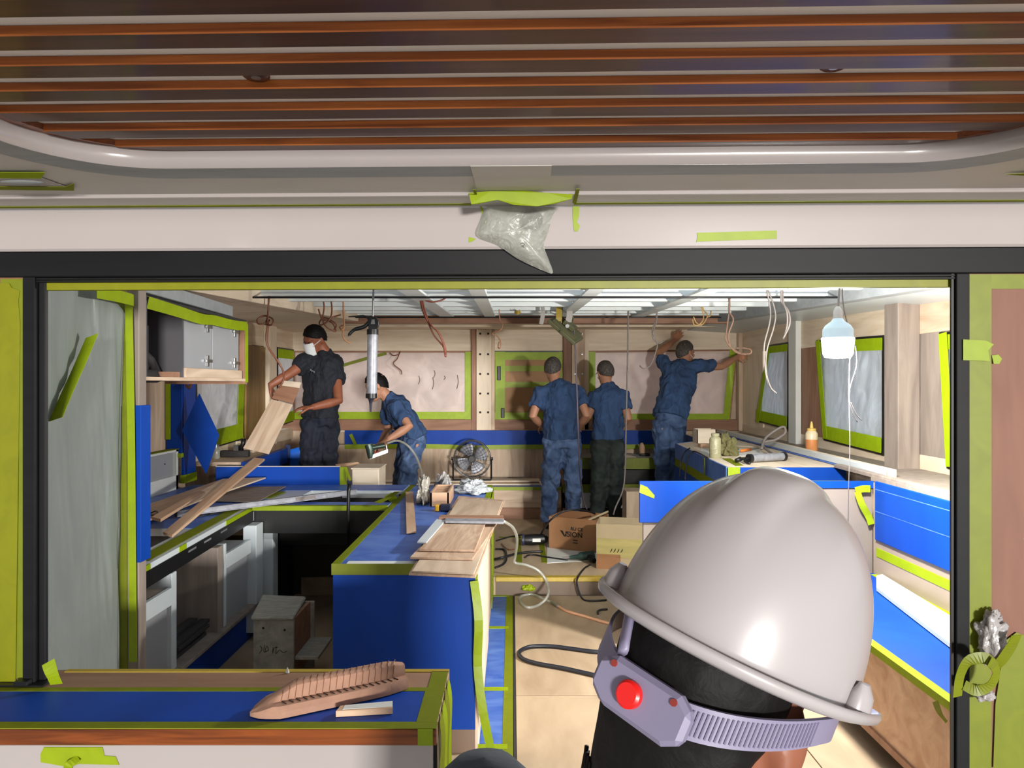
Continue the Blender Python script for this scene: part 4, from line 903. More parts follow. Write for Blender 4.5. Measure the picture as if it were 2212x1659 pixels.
zboard('painted_strip', [(901, 1170), (921, 1171), (961, 1125), (944, 1120)], IZ + .048, .007, M_laq, 'short pale painted strip on the island ply stack', 'strip')
zboard('wood_strip', [(948, 1117), (1088, 1119), (1087, 1113), (952, 1112)], IZ + .06, .012, M_brownx, 'brown batten laid across the island ply stack', 'batten')
zboard('alu_profile', [(962, 1125), (1088, 1127), (1089, 1120), (962, 1119)], IZ + .056, .012, M_alu, 'silver metal profile laid across the island ply stack', 'profile')
zboard('wood_strip', [(878, 1149), (899, 1147), (892, 1062), (876, 1062)], IZ + .012, .010, M_fresh, 'upright-looking wooden strip lying lengthwise on the island blue top', 'wood strip')
# compartment tray
ty = root('compartment_tray', PZ(955, 1080, IZ), 'small wooden compartment tray on the island', 'tray')
a = PZ(929, 1094, IZ); b_ = PZ(974, 1094, IZ); tx0, tx1, ty0 = a.x, b_.x - .012, a.y; ty1 = ty0 + .36; hz_ = .085
for q in ((tx0, tx1, ty0, ty0 + .012), (tx0, tx1, ty1 - .012, ty1), (tx0, tx0 + .012, ty0, ty1), (tx1 - .012, tx1, ty0, ty1)): B('wall', M_fresh, *q, IZ, IZ + hz_, ty, bevel=.001)
for k in range(1, 4): B('divider', M_fresh, tx0 + .012, tx1 - .012, ty0 + .09 * k - .005, ty0 + .09 * k + .005, IZ + .006, IZ + hz_ - .008, ty)
B('base', M_fresh, tx0 + .012, tx1 - .012, ty0 + .012, ty1 - .012, IZ, IZ + .006, ty)
M_rag = film('crumpled_bag', rgb(206, 200, 188), trans=.2, gloss=.1, bump=.5, bscale=25)
def heap(name, c, sx, sy, sz, seed, m, label, cat):
    g = crumple((c.x, c.y, c.z + sz * .55), sx, sy, sz, seed, 64, 40, .75)
    for v in g.v: v.z = max(v.z, c.z + .001)
    return build(g, name, m, None, smooth=True, label=label, cat=cat)
heap('crumpled_bag', Vector((-.566, 4.60, IZ)), .030, .12, .090, 2.2, M_rag, 'crumpled beige plastic bag between the wooden strip and the tray on the island', 'plastic bag')
heap('crumpled_bag', PZ(1022, 1064, IZ), .085, .09, .05, 5.2, film('white_bag', rgb(216, 222, 226), trans=.2, gloss=.15, bump=.5, bscale=25), 'crumpled white plastic bag right of the tray on the island', 'plastic bag')
heap('crumpled_bag', Vector((-.50, 5.20, IZ)), .045, .05, .06, 8.2, M_wad, 'small crumpled plastic wad behind the compartment tray on the island', 'plastic bag')
tm = root('tape_measure', PZ(957, 1104, IZ), 'dark tape measure with a yellow end on the island', 'tape measure')
q = PZ(957, 1104, IZ); B('case', mat('navy_case', rgb(30, 34, 56), .4), q.x - .02, q.x + .05, q.y - .025, q.y + .025, IZ, IZ + .042, tm, bevel=.008); B('grip', mat('yellow_grip', rgb(226, 170, 30), .5), q.x - .048, q.x - .02, q.y - .022, q.y + .022, IZ, IZ + .038, tm, bevel=.006)
wire('clear_hose', [Vector((-.50, 4.86, IZ + .02)), Vector((-.44, 4.84, IZ + .13)), Vector((-.43, 4.86, IZ + .12)), Vector((-.425, 4.92, IZ + .03))], .006, M_clear, None, label='short clear hose bit over the compartment tray', cat='hose')
# ================================================================== RIGHT: console, shelf, sofa
ZK = Z(-.55)
con = root('side_console', (2.0, 6.2, PZT), 'long plywood-topped console with blue masked sides below the right windows', 'console')
poly = [(1.43, 4.74), (1.52, 6.62), (1.86, 6.98), (1.90, 7.85), (2.232, 7.85), (2.19, 4.74)]
build(G().prism([(x, y, ZK - .02) for x, y in poly], (0, 0, .02)), 'top', M_paley, con)
def sidef(a, b_, z0, z1, m, n_, off=.004, th=.012):
    a = Vector((a[0], a[1], 0)); b_ = Vector((b_[0], b_[1], 0)); t = (b_ - a).normalized(); nn = Vector((-t.y, t.x, 0))
    if nn.x > 0: nn = -nn
    q = [a + nn * off, b_ + nn * off, b_ + nn * (off + th), a + nn * (off + th)]
    return build(G().prism([(p.x, p.y, z0) for p in q], (0, 0, z1 - z0)), n_, m, con)
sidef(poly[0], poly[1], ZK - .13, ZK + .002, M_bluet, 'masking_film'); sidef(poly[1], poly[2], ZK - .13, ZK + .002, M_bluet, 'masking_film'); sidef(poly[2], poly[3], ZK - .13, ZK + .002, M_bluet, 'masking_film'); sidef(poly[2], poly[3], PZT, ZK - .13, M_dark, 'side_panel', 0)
sidef(poly[0], poly[1], ZK - .20, ZK - .13, M_lime2, 'masking_tape'); sidef(poly[0], poly[1], PZT, ZK - .20, M_blue, 'side_panel', 0)
sidef((1.44, 5.3), (1.443, 5.34), ZK - .13, ZK + .003, M_lime2, 'masking_tape', .016, .002)
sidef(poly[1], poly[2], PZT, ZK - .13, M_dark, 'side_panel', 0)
B('front_film', M_blue, 1.43, 2.20, 4.725, 4.74, ZK - .085, ZK, con); B('masking_tape', M_lime, 1.42, 1.50, 4.718, 4.726, ZK - .09, ZK + .002, con); B('masking_tape', M_lime2, 1.6, 2.20, 4.72, 4.74, ZK - .14, ZK - .085, con)
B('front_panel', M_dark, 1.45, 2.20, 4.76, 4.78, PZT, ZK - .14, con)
sh = root('window_shelf', (2.4, 5.0, 0), 'plywood shelf with a raised rail along the right windows', 'shelf')
B('top', M_gply, 2.24, XR - .005, 4.2, 8.0, Z(-.565), Z(-.54), sh); B('top', M_gply, 2.10, XR - .005, 2.25, 4.2, Z(-.565), Z(-.54), sh)
beam('rail', M_pale, (2.28, 7.8, Z(-.545)), (2.20, 4.15, Z(-.545)), .05, .05, sh); beam('rail_film', M_laq, (2.255, 7.8, Z(-.535)), (2.165, 4.15, Z(-.535)), .008, .042, sh); beam('rail_tape', M_bluet, (2.252, 7.8, Z(-.548)), (2.162, 4.15, Z(-.548)), .008, .013, sh)
beam('edge_board', M_gply, (2.14, 4.715, Z(-.55)), (2.11, 2.25, Z(-.55)), .05, .025, sh)
B('support_panel', M_plyz, 2.24, 2.26, 4.2, 7.9, 0, Z(-.565), sh)
sofa = root('side_sofa', (1.8, 3.2, 0), 'built-in side sofa base masked with blue film on the right', 'sofa')
B('back_panel', mat('grey_brown_panel', rgb(150, 134, 118), .6, .06, 3), 2.085, 2.11, 2.25, 4.14, 0, Z(-.567), sofa)
B('back_film', M_blue, 2.072, 2.086, 2.25, 4.10, Z(-.89), Z(-.555), sofa, bevel=.004)
for z_ in (-.60, -.725): B('film_seam', M_bluet, 2.0705, 2.0725, 2.25, 4.10, Z(z_) - .002, Z(z_) + .002, sofa)
B('masking_tape', M_lime, 2.082, 2.086, 2.25, 4.10, Z(-.985), Z(-.935), sofa)
B('seat_top', M_blue, 1.50, 2.085, 2.25, 4.14, Z(-1.115), Z(-1.09), sofa, bevel=.003)
B('masking_tape', M_lime, 1.495, 1.535, 2.45, 4.14, Z(-1.118), Z(-1.087), sofa); B('masking_tape', M_lime, 1.50, 1.75, 2.42, 2.46, Z(-1.09), Z(-1.087), sofa); B('masking_tape', M_lime, 2.05, 2.084, 2.25, 4.1, Z(-1.09), Z(-1.087), sofa)
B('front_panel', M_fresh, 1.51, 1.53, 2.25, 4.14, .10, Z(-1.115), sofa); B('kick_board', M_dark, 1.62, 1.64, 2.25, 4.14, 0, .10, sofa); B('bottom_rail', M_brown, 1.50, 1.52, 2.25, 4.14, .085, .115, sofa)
ribbon('masking_tape', [P(2020, 1515, 2.44), P(2030, 1540, 2.42), P(2045, 1560, 2.40)], .04, M_lime2, sofa, side=(0, 1, 0))
slab('plank', [PZ(1893, 1243, Z(-1.065)), PZ(1906, 1240, Z(-1.065)), PZ(2090, 1352, Z(-1.065)), PZ(2090, 1418, Z(-1.065)), PZ(1893, 1268, Z(-1.065))], .02, M_laq, None, label='white painted plank lying on the blue sofa seat', cat='plank', bevel=.001)
bk = root('sofa_end_panel', (1.4, 4.15, 0), 'upright sofa end panel masked in blue with a lime tape piece', 'panel')
B('board', mat('grey_panel', rgb(126, 116, 108), .6, .05, 3), .76, 2.085, 4.15, 4.18, 0, Z(-.565), bk)
B('masking_film', M_blue, .734, 1.70, 4.135, 4.15, Z(-.80), Z(-.56), bk, bevel=.003); B('masking_film', M_blue, 1.70, 2.085, 4.14, 4.15, Z(-.60), Z(-.56), bk)
build(G().prism([P(x, y, 4.134) for x, y in ((1383, 1046), (1398, 1052), (1414, 1070), (1413, 1077), (1381, 1064))], (0, -.001, 0)), 'masking_tape', M_lime, bk)
ribbon('masking_tape', [P(1880, 1056, 4.12), P(1864, 1056, 4.12), P(1848, 1060, 4.12)], .04, M_lime, bk, side=(0, 0, 1))
ribbon('masking_tape', [P(1852, 1062, 4.12), P(1862, 1090, 4.11), P(1876, 1115, 4.12), P(1882, 1133, 4.12)], .038, M_lime, bk)
q = P(1367, 1095, 6.6); B('wood_block', M_plyz, q.x - .075, q.x + .085, 6.5, 6.75, PZT, Z(-.975), None, bevel=.004, label='rough upright timber block beside the blue sofa end panel', cat='block')
# ---- things on the console
def onk(px, py): return PZ(px, py, ZK)
c = onk(1545, 989)
ja = root('glue_bottle', c, 'dusty beige translucent glue bottle standing on the console', 'bottle')
M_glue = film('dusty_plastic', rgb(190, 186, 150), trans=.3, gloss=.06, bump=.3, bscale=40)
build(G().lathe([(.0, 0), (.040, 0), (.043, .008), (.043, .140), (.036, .152), (.026, .157), (.026, .163)], c, (0, 0, 1), 20), 'body', M_glue, ja, smooth='auto'); build(G().lathe([(.030, .163), (.030, .180), (.026, .184), (0, .184)], c, (0, 0, 1), 20), 'cap', M_glue, ja, smooth='auto')
heap('rag', onk(1572, 984), .06, .05, .085, 4.4, mat('olive_rag', rgb(104, 100, 62), .9, .25, 20, bump=.4), 'olive green crumpled rag beside the beige bottle on the console', 'rag')
def zk(name, pix, m, label, cat, dz=.003, th=.0025): return slab(name, [PZ(x, y, ZK + dz) for x, y in pix], th, m, None, label=label, cat=cat)
zk('paper_sheet', [(1588, 963), (1628, 965), (1590, 952), (1560, 952)], mat('cream_paper', rgb(226, 214, 190), .8), 'cream card sheet at the back of the console', 'paper')
zk('paper_sheet', [(1592, 985), (1655, 984), (1636, 968), (1585, 970)], mat('white_paper', rgb(232, 230, 226), .8), 'white paper sheet in the middle of the console', 'paper')
zk('paper_sheet', [(1512, 978), (1532, 984), (1536, 970), (1514, 969)], M_whitep, 'white paper scrap at the left edge of the console', 'paper')
zk('tape_scrap', [(1560, 990), (1578, 990), (1606, 1005), (1590, 1006)], M_lime2, 'lime tape scrap stuck flat on the console top', 'tape', .003, .002)
cu = root('cutter_knife', onk(1618, 970), 'orange handled cutter knife on the paper sheet', 'knife')
k0, k1 = PZ(1600, 974, ZK + .018), PZ(1640, 968, ZK + .018)
build(G().tube([k0, k0.lerp(k1, .55)], [.010, .012], 8, .6), 'handle', mat('orange_plastic', rgb(236, 130, 40), .45), cu, smooth=True); build(G().tube([k0.lerp(k1, .55), k1], [.008, .004], 6, .4), 'blade', M_steel, cu, smooth=True)
q = onk(1515, 945); B('brush_head', M_laq, q.x - .05, q.x + .06, q.y - .06, q.y + .06, ZK, ZK + .03, None, bevel=.006, label='pale blue folded cloth pad at the far end of the console', cat='cloth')
q = onk(1484, 957); bx_ = root('wood_box', (q.x, q.y, ZK), 'small pale open wooden box next to the reaching worker', 'box')
for qq in ((-.09, .09, -.08, -.07), (-.09, .09, .07, .08), (-.09, -.08, -.08, .08), (.08, .09, -.08, .08)): B('side', M_pale, q.x + .17 + qq[0], q.x + .17 + qq[1], q.y + .03 + qq[2], q.y + .03 + qq[3], ZK, ZK + .13, bx_, bevel=.001)
q = onk(1535, 966); B('wood_offcut', M_fresh, q.x - .10, q.x + .12, q.y - .05, q.y + .05, ZK, ZK + .03, None, bevel=.001, label='flat reddish wood offcut behind the beige bottle', cat='offcut')
# caulking gun lying on the console
gA, gB = PZ(1622, 990, ZK + .032), PZ(1690, 986, ZK + .034)
g2 = root('caulking_gun', gA.lerp(gB, .5) - Vector((0, 0, .033)), 'silver barrel caulking gun lying on the console', 'caulking gun'); ax = (gB - gA).normalized()
build(G().lathe([(.027, 0), (.027, (gB - gA).length)], gA, ax, 18), 'barrel', M_alu, g2, smooth='auto')
build(G().lathe([(.031, 0), (.031, .022), (.016, .026)], gB, ax, 18), 'front_cap', M_blk, g2, smooth='auto'); build(G().lathe([(.010, .02), (.003, .09)], gB, ax, 10), 'nozzle', M_greyw, g2, smooth='auto')
build(G().lathe([(.031, -.022), (.031, .004)], gA, ax, 18), 'rear_cap', M_blk, g2, smooth='auto'); build(G().tube([gA - ax * .02, gA - ax * .09], .010, 8), 'frame', M_blk, g2)
build(G().tube(catmull([gA - ax * .05, gA - ax * .07 + Vector((0, -.05, -.015)), gA - ax * .05 + Vector((0, -.10, -.022))], 4), .009, 8), 'trigger', M_blk, g2, smooth=True)
build(G().tube([gA - ax * .09, gA - ax * .13 + Vector((0, 0, -.01))], [.018, .014], 8), 'pull_end', M_blk, g2, smooth=True)
# squeeze bottle on the shelf
c = PZ(1753, 978, Z(-.5393)); c.x = min(c.x, 2.48); sq = root('squeeze_bottle', c, 'squeeze bottle of amber glue on the shelf by the window', 'bottle')
build(G().lathe([(0, 0), (.042, 0), (.046, .008), (.046, .105)], c, (0, 0, 1), 20), 'amber_fill', mat('amber_glue', rgb(206, 136, 84), .3, .1, 10), sq, smooth='auto')
build(G().lathe([(.046, .105), (.046, .15), (.034, .17), (.030, .175)], c, (0, 0, 1), 20), 'body', mat('cloudy_bottle', rgb(224, 206, 172), .35, .05, 8), sq, smooth='auto')
build(G().lathe([(.033, .172), (.033, .19), (.014, .195), (.010, .225), (.005, .245)], c, (0, 0, 1), 16), 'nozzle_cap', mat('yellow_cap', rgb(224, 186, 96), .4), sq, smooth='auto')
zs = Z(-.54); slab('cloth_strip', [PZ(1776, 987, zs + .005), PZ(1800, 987, zs + .005), PZ(1794, 983, zs + .005), PZ(1772, 983, zs + .005)], .004, M_ink, None, label='dark tool strip lying in front of the squeeze bottle', cat='strip')
slab('painted_strip', [PZ(1878, 1012, zs + .003), PZ(1908, 1014, zs + .003), PZ(1908, 1007, zs + .003), PZ(1880, 1005, zs + .003)], .002, M_laq, None, label='pale blue strip lying flat on the window shelf', cat='strip')
wire('cable_loop', [P(1645, 970, 5.6), P(1655, 945, 5.7), P(1690, 922, 5.7), P(1696, 935, 5.7), P(1675, 950, 5.7), P(1652, 955, 5.7), P(1650, 966, 5.7), P(1675, 985, 5.35)], .011, M_greyw, None, label='grey cable loop standing up behind the console rail', cat='cable')
wire('cable', [PZ(1530, 990, ZK + .03), P(1500, 975, 5.7), P(1487, 985, 5.6), P(1482, 1010, 5.5), P(1480, 1035, 5.4)], .006, M_cable, None, label='thin black cable drooping over the console blue side', cat='cable')
wire('cable', [PZ(1490, 968, ZK + .02), P(1478, 978, 6.0), P(1470, 1000, 5.9), P(1468, 1032, 5.9)], .006, M_cable, None, label='black cable hanging at the far corner of the console blue side', cat='cable')
# ================================================================== HANGING THINGS
def hang(name, m, r, d, paths, label, cat='wire'):
    g = G()
    for k, pts in enumerate(paths): g.tube(catmull([P(x, y, d + .02 * math.sin(1.7 * i + k)) for i, (x, y) in enumerate(pts)], 6), r, 6)
    return build(g, name, m, None, smooth=True, label=label, cat=cat)
hang('hanging_wires', M_bronze, .006, 4.8, [[(584, 622), (580, 660), (578, 700), (576, 740), (596, 775), (611, 800), (612, 822), (602, 838)], [(581, 622), (577, 690), (560, 700), (556, 690), (572, 682), (590, 690), (586, 702), (572, 700)], [(582, 690), (578, 745), (604, 785), (613, 812), (606, 832)]], 'brown wires with a loop hanging above the masked worker arm')
hang('hanging_wires', M_bronze, .006, 5.24, [[(692, 622), (700, 660), (697, 690), (705, 706), (725, 716), (718, 698), (700, 690)], [(710, 622), (717, 665), (712, 690), (694, 702), (690, 696), (702, 686), (726, 700), (722, 712)], [(688, 668), (696, 690), (708, 690), (722, 684), (736, 680)]], 'knotted brown wires hanging over the masked worker head')
hang('hanging_wires', mat('tan_wire', rgb(176, 124, 84), .5), .006, 5.25, [[(741, 628), (742, 674), (743, 705), (738, 712), (734, 706), (744, 704), (740, 722), (745, 734), (756, 742)]], 'short tan wire with a knot left of the hanging caulking gun')
hang('hanging_wires', mat('red_brown_wire', rgb(128, 70, 54), .5), .006, 5.0, [[(905, 622), (910, 660), (924, 695), (946, 718), (960, 750), (963, 770)], [(910, 622), (916, 665), (930, 700), (950, 722), (962, 752), (963, 771)], [(908, 622), (912, 662), (922, 690), (938, 725), (957, 748), (962, 770)], [(902, 640), (930, 652), (955, 648), (966, 640)]], 'red-brown wire bundle hanging over the boarded far window')
hang('hanging_wires', mat('tan_wire2', rgb(170, 120, 90), .5), .005, 6.0, [[(1078, 668), (1080, 690), (1086, 702), (1080, 714), (1063, 720), (1076, 728), (1082, 742), (1080, 752), (1076, 750), (1078, 738)]], 'looped tan wire hanging left of the centre window')
hang('hanging_wires', M_greyw, .005, 5.8, [[(1419, 660), (1417, 690), (1409, 712), (1412, 732), (1424, 742), (1434, 736)], [(1420, 662), (1418, 694), (1411, 720), (1420, 742), (1414, 768), (1404, 790), (1390, 796), (1382, 790)]], 'grey wires curling above the far right window')
hang('hanging_wires', mat('yellow_wire', rgb(196, 160, 104), .5), .005, 5.8, [[(1516, 658), (1520, 670), (1528, 682), (1518, 700), (1505, 698), (1498, 684)], [(1514, 660), (1520, 685), (1512, 700), (1500, 702), (1496, 690)], [(1536, 672), (1534, 682), (1526, 686)]], 'yellowish wire curls under the ceiling near the right corner')
hang('hanging_wires', mat('brown_grey_wire', rgb(130, 100, 84), .5), .006, 5.2, [[(1571, 618), (1576, 660), (1570, 710), (1568, 732), (1580, 752), (1600, 762), (1620, 764), (1622, 756), (1608, 752), (1590, 752)], [(1582, 618), (1574, 668), (1584, 690), (1574, 722), (1578, 748), (1592, 762), (1612, 766)]], 'brown wires hanging in front of the reaching worker hand')
hang('hanging_wires', M_greyw, .005, 4.6, [[(1654, 618), (1664, 668), (1662, 700), (1651, 745), (1652, 790), (1660, 830), (1678, 850)], [(1656, 618), (1674, 670), (1672, 705), (1657, 755), (1655, 800), (1664, 835), (1676, 848)]], 'long pair of grey wires hanging before the narrow right window')
hang('hanging_wires', M_greyw, .006, 4.6, [[(1688, 618), (1688, 650), (1703, 672), (1706, 700), (1692, 731)], [(1690, 618), (1692, 652), (1700, 676), (1700, 705), (1692, 732)]], 'short grey wire pair hanging left of the bulb')
wire('wire_curl', [P(842, 762, 8.05), P(850, 768, 8.0), P(862, 765, 8.0), P(864, 760, 8.05), P(858, 775, 8.0), P(850, 786, 8.0), P(866, 800, 8.0), P(868, 809, 8.0)], .006, M_bronze, None, label='thin brown wire curl on the boarded far window', cat='wire')
wire('drop_cable', [P(1357, 672, 6.2), P(1356, 760, 6.2), P(1354, 850, 6.2), P(1352, 940, 6.2), P(1350, 1020, 6.25), P(1345, 1060, 6.2), P(1330, 1095, 6.1), P(1325, 1112, 6.1)], .007, M_greyw, None, label='grey cord hanging straight down right of the two standing workers', cat='cord')
# ceiling tapes
for px, py, h_, nm in ((1171, 655, 45, 'left of the floodlight'),):
    q = P(px, py, 6.1); ribbon('ceiling_tape', [P(px, py, 6.1), P(px + 2, py + h_ * .5, 6.08), P(px - 2, py + h_, 6.1)], .035, M_pgrey, None, label='grey tape strip hanging from the ceiling beam left of the floodlight', cat='tape')
ribbon('ceiling_tape', [P(1112, 672, 6.1), P(1118, 676, 6.08), P(1124, 672, 6.1)], .03, M_yel, None, side=(0, 0, 1), label='small yellow tape scrap stuck under the ceiling beams', cat='tape')
# floodlight
fc = P(1222, 712, 6.1); fd = root('floodlight', fc, 'switched-off floodlight tied under the ceiling beams with tape', 'floodlight')
R_ = Matrix.Translation(fc) @ Euler((math.radians(20), math.radians(42), math.radians(-12))).to_matrix().to_4x4()
M_fl = mat('olive_metal', rgb(112, 112, 84), .5, .15, 8, metal=.3)
build(G().box(-.15, .15, -.11, .11, -.02, .012), 'housing', M_fl, fd, frame=R_, bevel=.006); build(G().box(-.135, .135, -.095, .095, -.024, -.02), 'glass', mat('grey_glass', rgb(92, 96, 96), .15), fd, frame=R_)
for k in range(6): build(G().box(-.12, .12, -.09 + .034 * k, -.082 + .034 * k, .012, .035), 'fin', M_fl, fd, frame=R_)
build(G().box(-.05, .06, -.045, .045, .035, .075), 'driver_box', M_fl, fd, frame=R_, bevel=.005); build(G().lathe([(.016, 0), (.016, .012)], (.0, -.046, .055), (0, -1, 0), 12), 'knob', M_whitep, fd, frame=R_)
build(G().tube([R_ @ Vector((0, -.12, 0)), fc + Vector((-.05, 0, .10)), fc + Vector((-.03, 0, .19))], .010, 6), 'bracket', M_fl, fd); build(G().tube([R_ @ Vector((0, .12, 0)), fc + Vector((.06, 0, .10)), fc + Vector((.03, 0, .19))], .010, 6), 'bracket', M_fl, fd)
ribbon('tape', [fc + Vector((.02, -.03, .24)), fc + Vector((.03, -.05, .14)), fc + Vector((.02, -.05, .06))], .05, M_pgrey, fd); ribbon('tape', [fc + Vector((-.06, -.02, .19)), fc + Vector((-.06, -.04, .1)), fc + Vector((-.06, -.03, .05))], .05, M_yel, fd)
wire('cord', [R_ @ Vector((.03, 0, .075)), P(1243, 760, 6.05), P(1246, 840, 6.0), P(1249, 930, 6.0), P(1252, 1010, 6.3), P(1256, 1050, 6.55), P(1262, 1085, 6.66), P(1268, 1100, 6.68)], .007, mat('mauve_cord', rgb(96, 86, 100), .5), fd)
# hanging bulb
M_dwire = mat('dark_grey_wire', rgb(70, 66, 66), .5)
bc_ = P(1810, 745, 3.4); bulb = root('hanging_bulb', bc_, 'lit white LED bulb hanging on a cord at the right', 'lamp')
s_ = 1 / (F / 3.4)
def py2(py): return CZ - (py - 829.5) * s_ - bc_.z
prof = [(0, py2(774)), (.030, py2(774)), (.060, py2(771)), (.068, py2(764)), (.0745, py2(732)), (.0735, py2(730))]
mb = emit('lit_diffuser', (1.0, .985, .95, 1), 1.0)
build(G().lathe(prof, bc_, (0, 0, 1), 28), 'diffuser', mb, bulb, smooth='auto')
build(G().lathe([(.0735, py2(730)), (.068, py2(727)), (.068, py2(712)), (.056, py2(703)), (.030, py2(694)), (.022, py2(688))], bc_, (0, 0, 1), 28), 'heat_sink', mat('teal_grey_plastic', rgb(176, 196, 206), .4), bulb, smooth='auto')
build(G().lathe([(.021, py2(692)), (.021, py2(672)), (.012, py2(664)), (.006, py2(662))], bc_, (0, 0, 1), 16), 'socket', M_pgrey, bulb, smooth='auto')
wire('cord', [P(1811, 664, 3.4), P(1812, 640, 3.4), P(1816, 600, 3.4), P(1818, 560, 3.4), P(1820, 470, 3.4)], .005, M_greyw, bulb); wire('cord', [P(1818, 600, 3.4), P(1822, 660, 3.41), P(1833, 710, 3.42), P(1838, 745, 3.42), P(1836, 775, 3.42)], .003, M_greyw, bulb)
wire('pull_cord', [P(1836, 770, 3.42), P(1834, 850, 3.42), P(1836, 960, 3.42), P(1833, 1060, 3.42), P(1832, 1130, 3.42)], .002, mat('white_cord', rgb(130, 126, 128), .5), bulb)
wire('pull_cord', [P(1848, 745, 3.42), P(1850, 790, 3.42), P(1836, 840, 3.42), P(1838, 880, 3.42), P(1852, 912, 3.42)], .002, M_dwire, bulb); wire('pull_cord', [P(1838, 870, 3.42), P(1850, 895, 3.42), P(1862, 908, 3.42)], .002, M_dwire, bulb)
def glow(par, e, off):
    LG = bpy.data.lights.new('bulb_glow', 'POINT'); LG.energy = e; LG.color = (1.0, .97, .90); LG.shadow_soft_size = .07
    lo_ = bpy.data.objects.new('bulb_glow', LG); C.objects.link(lo_); lo_.parent = par; lo_.location = off; WM[lo_.name] = I4
glow(bulb, BULB_POWER, (0, 0, -.09))
# hanging caulking gun
hg = root('hanging_caulking_gun', P(803, 890, 4.3), 'black and silver caulking gun hanging nose down from the ceiling', 'caulking gun')
D = 4.3
build(G().tube([P(807, 606, 4.40), P(807, 622, 4.36), P(806, 650, D), P(805, 700, D)], .006, 8), 'rod', M_steel, hg)
build(G().tube([P(805, 716, D), P(803, 852, D)], .031, 20), 'barrel', M_alu, hg, smooth='auto')
build(G().tube([P(805, 712, D), P(805, 723, D)], .035, 20), 'rear_cap', M_blk, hg, smooth='auto'); build(G().tube([P(802, 850, D), P(802, 860, D)], .034, 20), 'front_cap', M_blk, hg, smooth='auto')
build(G().tube([P(802, 858, D), P(801, 864, D), P(801, 872, D), P(801, 890, D)], [.030, .014, .009, .006], 14), 'nozzle', mat('dark_nozzle', rgb(44, 44, 56), .4), hg, smooth='auto')
build(G().prism([P(x, y, D - .012) for x, y in ((796, 712), (794, 690), (798, 682), (812, 684), (818, 694), (818, 704), (812, 713))], (0, .024, 0)), 'body', M_blk, hg, bevel=.003)
build(G().prism([P(x, y, D - .010) for x, y in ((795, 690), (786, 684), (752, 685), (752, 683), (784, 680), (798, 684))], (0, .020, 0)), 'handle', M_blk, hg, bevel=.002)
build(G().tube(catmull([P(797, 696, D), P(786, 706, D), P(766, 712, D), P(755, 722, D), P(754, 726, D)], 5), [.012] * 10 + [.010] * 6 + [.008] * 5, 8), 'trigger', M_blk, hg, smooth=True)
build(G().prism([P(x, y, D - .014) for x, y in ((801, 700), (810, 700), (809, 690), (803, 690))], (0, .028, 0)), 'latch', M_steel, hg)
# fan
fcn = P(1020, 991, 7.72); zb_ = SEAT + .05
fan = root('floor_fan', (fcn.x, fcn.y, zb_), 'metal cage fan standing on the far bench', 'fan')
M_gd = mat('dark_chrome', rgb(96, 96, 96), .3, metal=.8)
for rr in (.035, .065, .095, .125, .155, .185, .198):
    for yy in (-.05, .05):
        bow = yy * (1 - .5 * (rr / .2) ** 2)
        build(G().tube([fcn + Vector((rr * math.cos(a * math.pi / 16), bow, rr * math.sin(a * math.pi / 16))) for a in range(33)], .0016 if rr < .19 else .006, 5), 'guard_ring', M_gd, fan, smooth=True)
for k in range(24):
    a = k * math.pi / 12; build(G().tube([fcn + Vector((.03 * math.cos(a), -.052, .03 * math.sin(a))), fcn + Vector((.11 * math.cos(a + .12), -.045, .11 * math.sin(a + .12))), fcn + Vector((.198 * math.cos(a + .2), -.02, .198 * math.sin(a + .2)))], .0014, 4), 'guard_spoke', M_gd, fan)
for k in range(4):
    a0 = k * math.pi / 2 + .5
    def bl(u, v): 
        r_ = lerp(.03, .165, u); a = a0 + (v - .5) * (.9 + .35 * math.sin(u * 3)); return fcn + Vector((r_ * math.cos(a), .02 * (v - .5) * 2, r_ * math.sin(a)))
    build(G().grid(bl, 8, 6), 'blade', M_alu, fan, smooth=True, solid=.002)
build(G().lathe([(.04, -.03), (.04, .09), (.03, .10)], fcn, (0, 1, 0), 16), 'motor', M_blk, fan, smooth='auto')
g = G().tube([fcn + Vector((-.205, 0, 0)), (fcn.x - .205, fcn.y, zb_ + .01), (fcn.x - .205, fcn.y - .09, zb_ + .01), (fcn.x + .205, fcn.y - .09, zb_ + .01), (fcn.x + .205, fcn.y, zb_ + .01), fcn + Vector((.205, 0, 0))], .010, 6); build(g, 'stand', M_blk, fan)
for s in (-1, 1): build(G().lathe([(.016, 0), (.016, .02)], fcn + Vector((.205 * s, 0, 0)), (s, 0, 0), 10), 'pivot_knob', M_blk, fan)
# ================================================================== PLATFORM CLUTTER
def carton(name, A, Bp, depth, h, label, band=None, m=M_card):
    A = Vector(A); Bp = Vector(Bp); ax = (Bp - A); L = ax.length; ax.normalize(); ay = Vector((0, 0, 1)).cross(ax)
    Mx = Matrix((ax, ay, Vector((0, 0, 1)))).transposed().to_4x4(); Mx.translation = A; t = .005
    r_ = root(name, A.lerp(Bp, .5), label, 'box')
    fr_ = build(G().box(0, L, 0, t, 0, h), 'front', m, r_, frame=Mx); build(G().box(0, L, depth - t, depth, 0, h), 'back', m, r_, frame=Mx); build(G().box(0, t, t, depth - t, 0, h), 'side', m, r_, frame=Mx); build(G().box(L - t, L, t, depth - t, 0, h), 'side', m, r_, frame=Mx); build(G().box(t, L - t, t, depth - t, 0, t), 'bottom', m, r_, frame=Mx)
    return r_, fr_, Mx, L
c1, f1_, Mx, L = carton('cardboard_box', PZ(1186, 1184, PZT), PZ(1287, 1195, PZT), .34, .275, 'open brown cardboard box printed VISION on the platform')
RT = Matrix.Rotation(math.radians(90), 4, 'X')
text_mesh('print', 'ISION', .062, M_ink, f1_, Mx @ Matrix.Translation((L * .54, -.0012, .135)) @ RT, bold=.001)
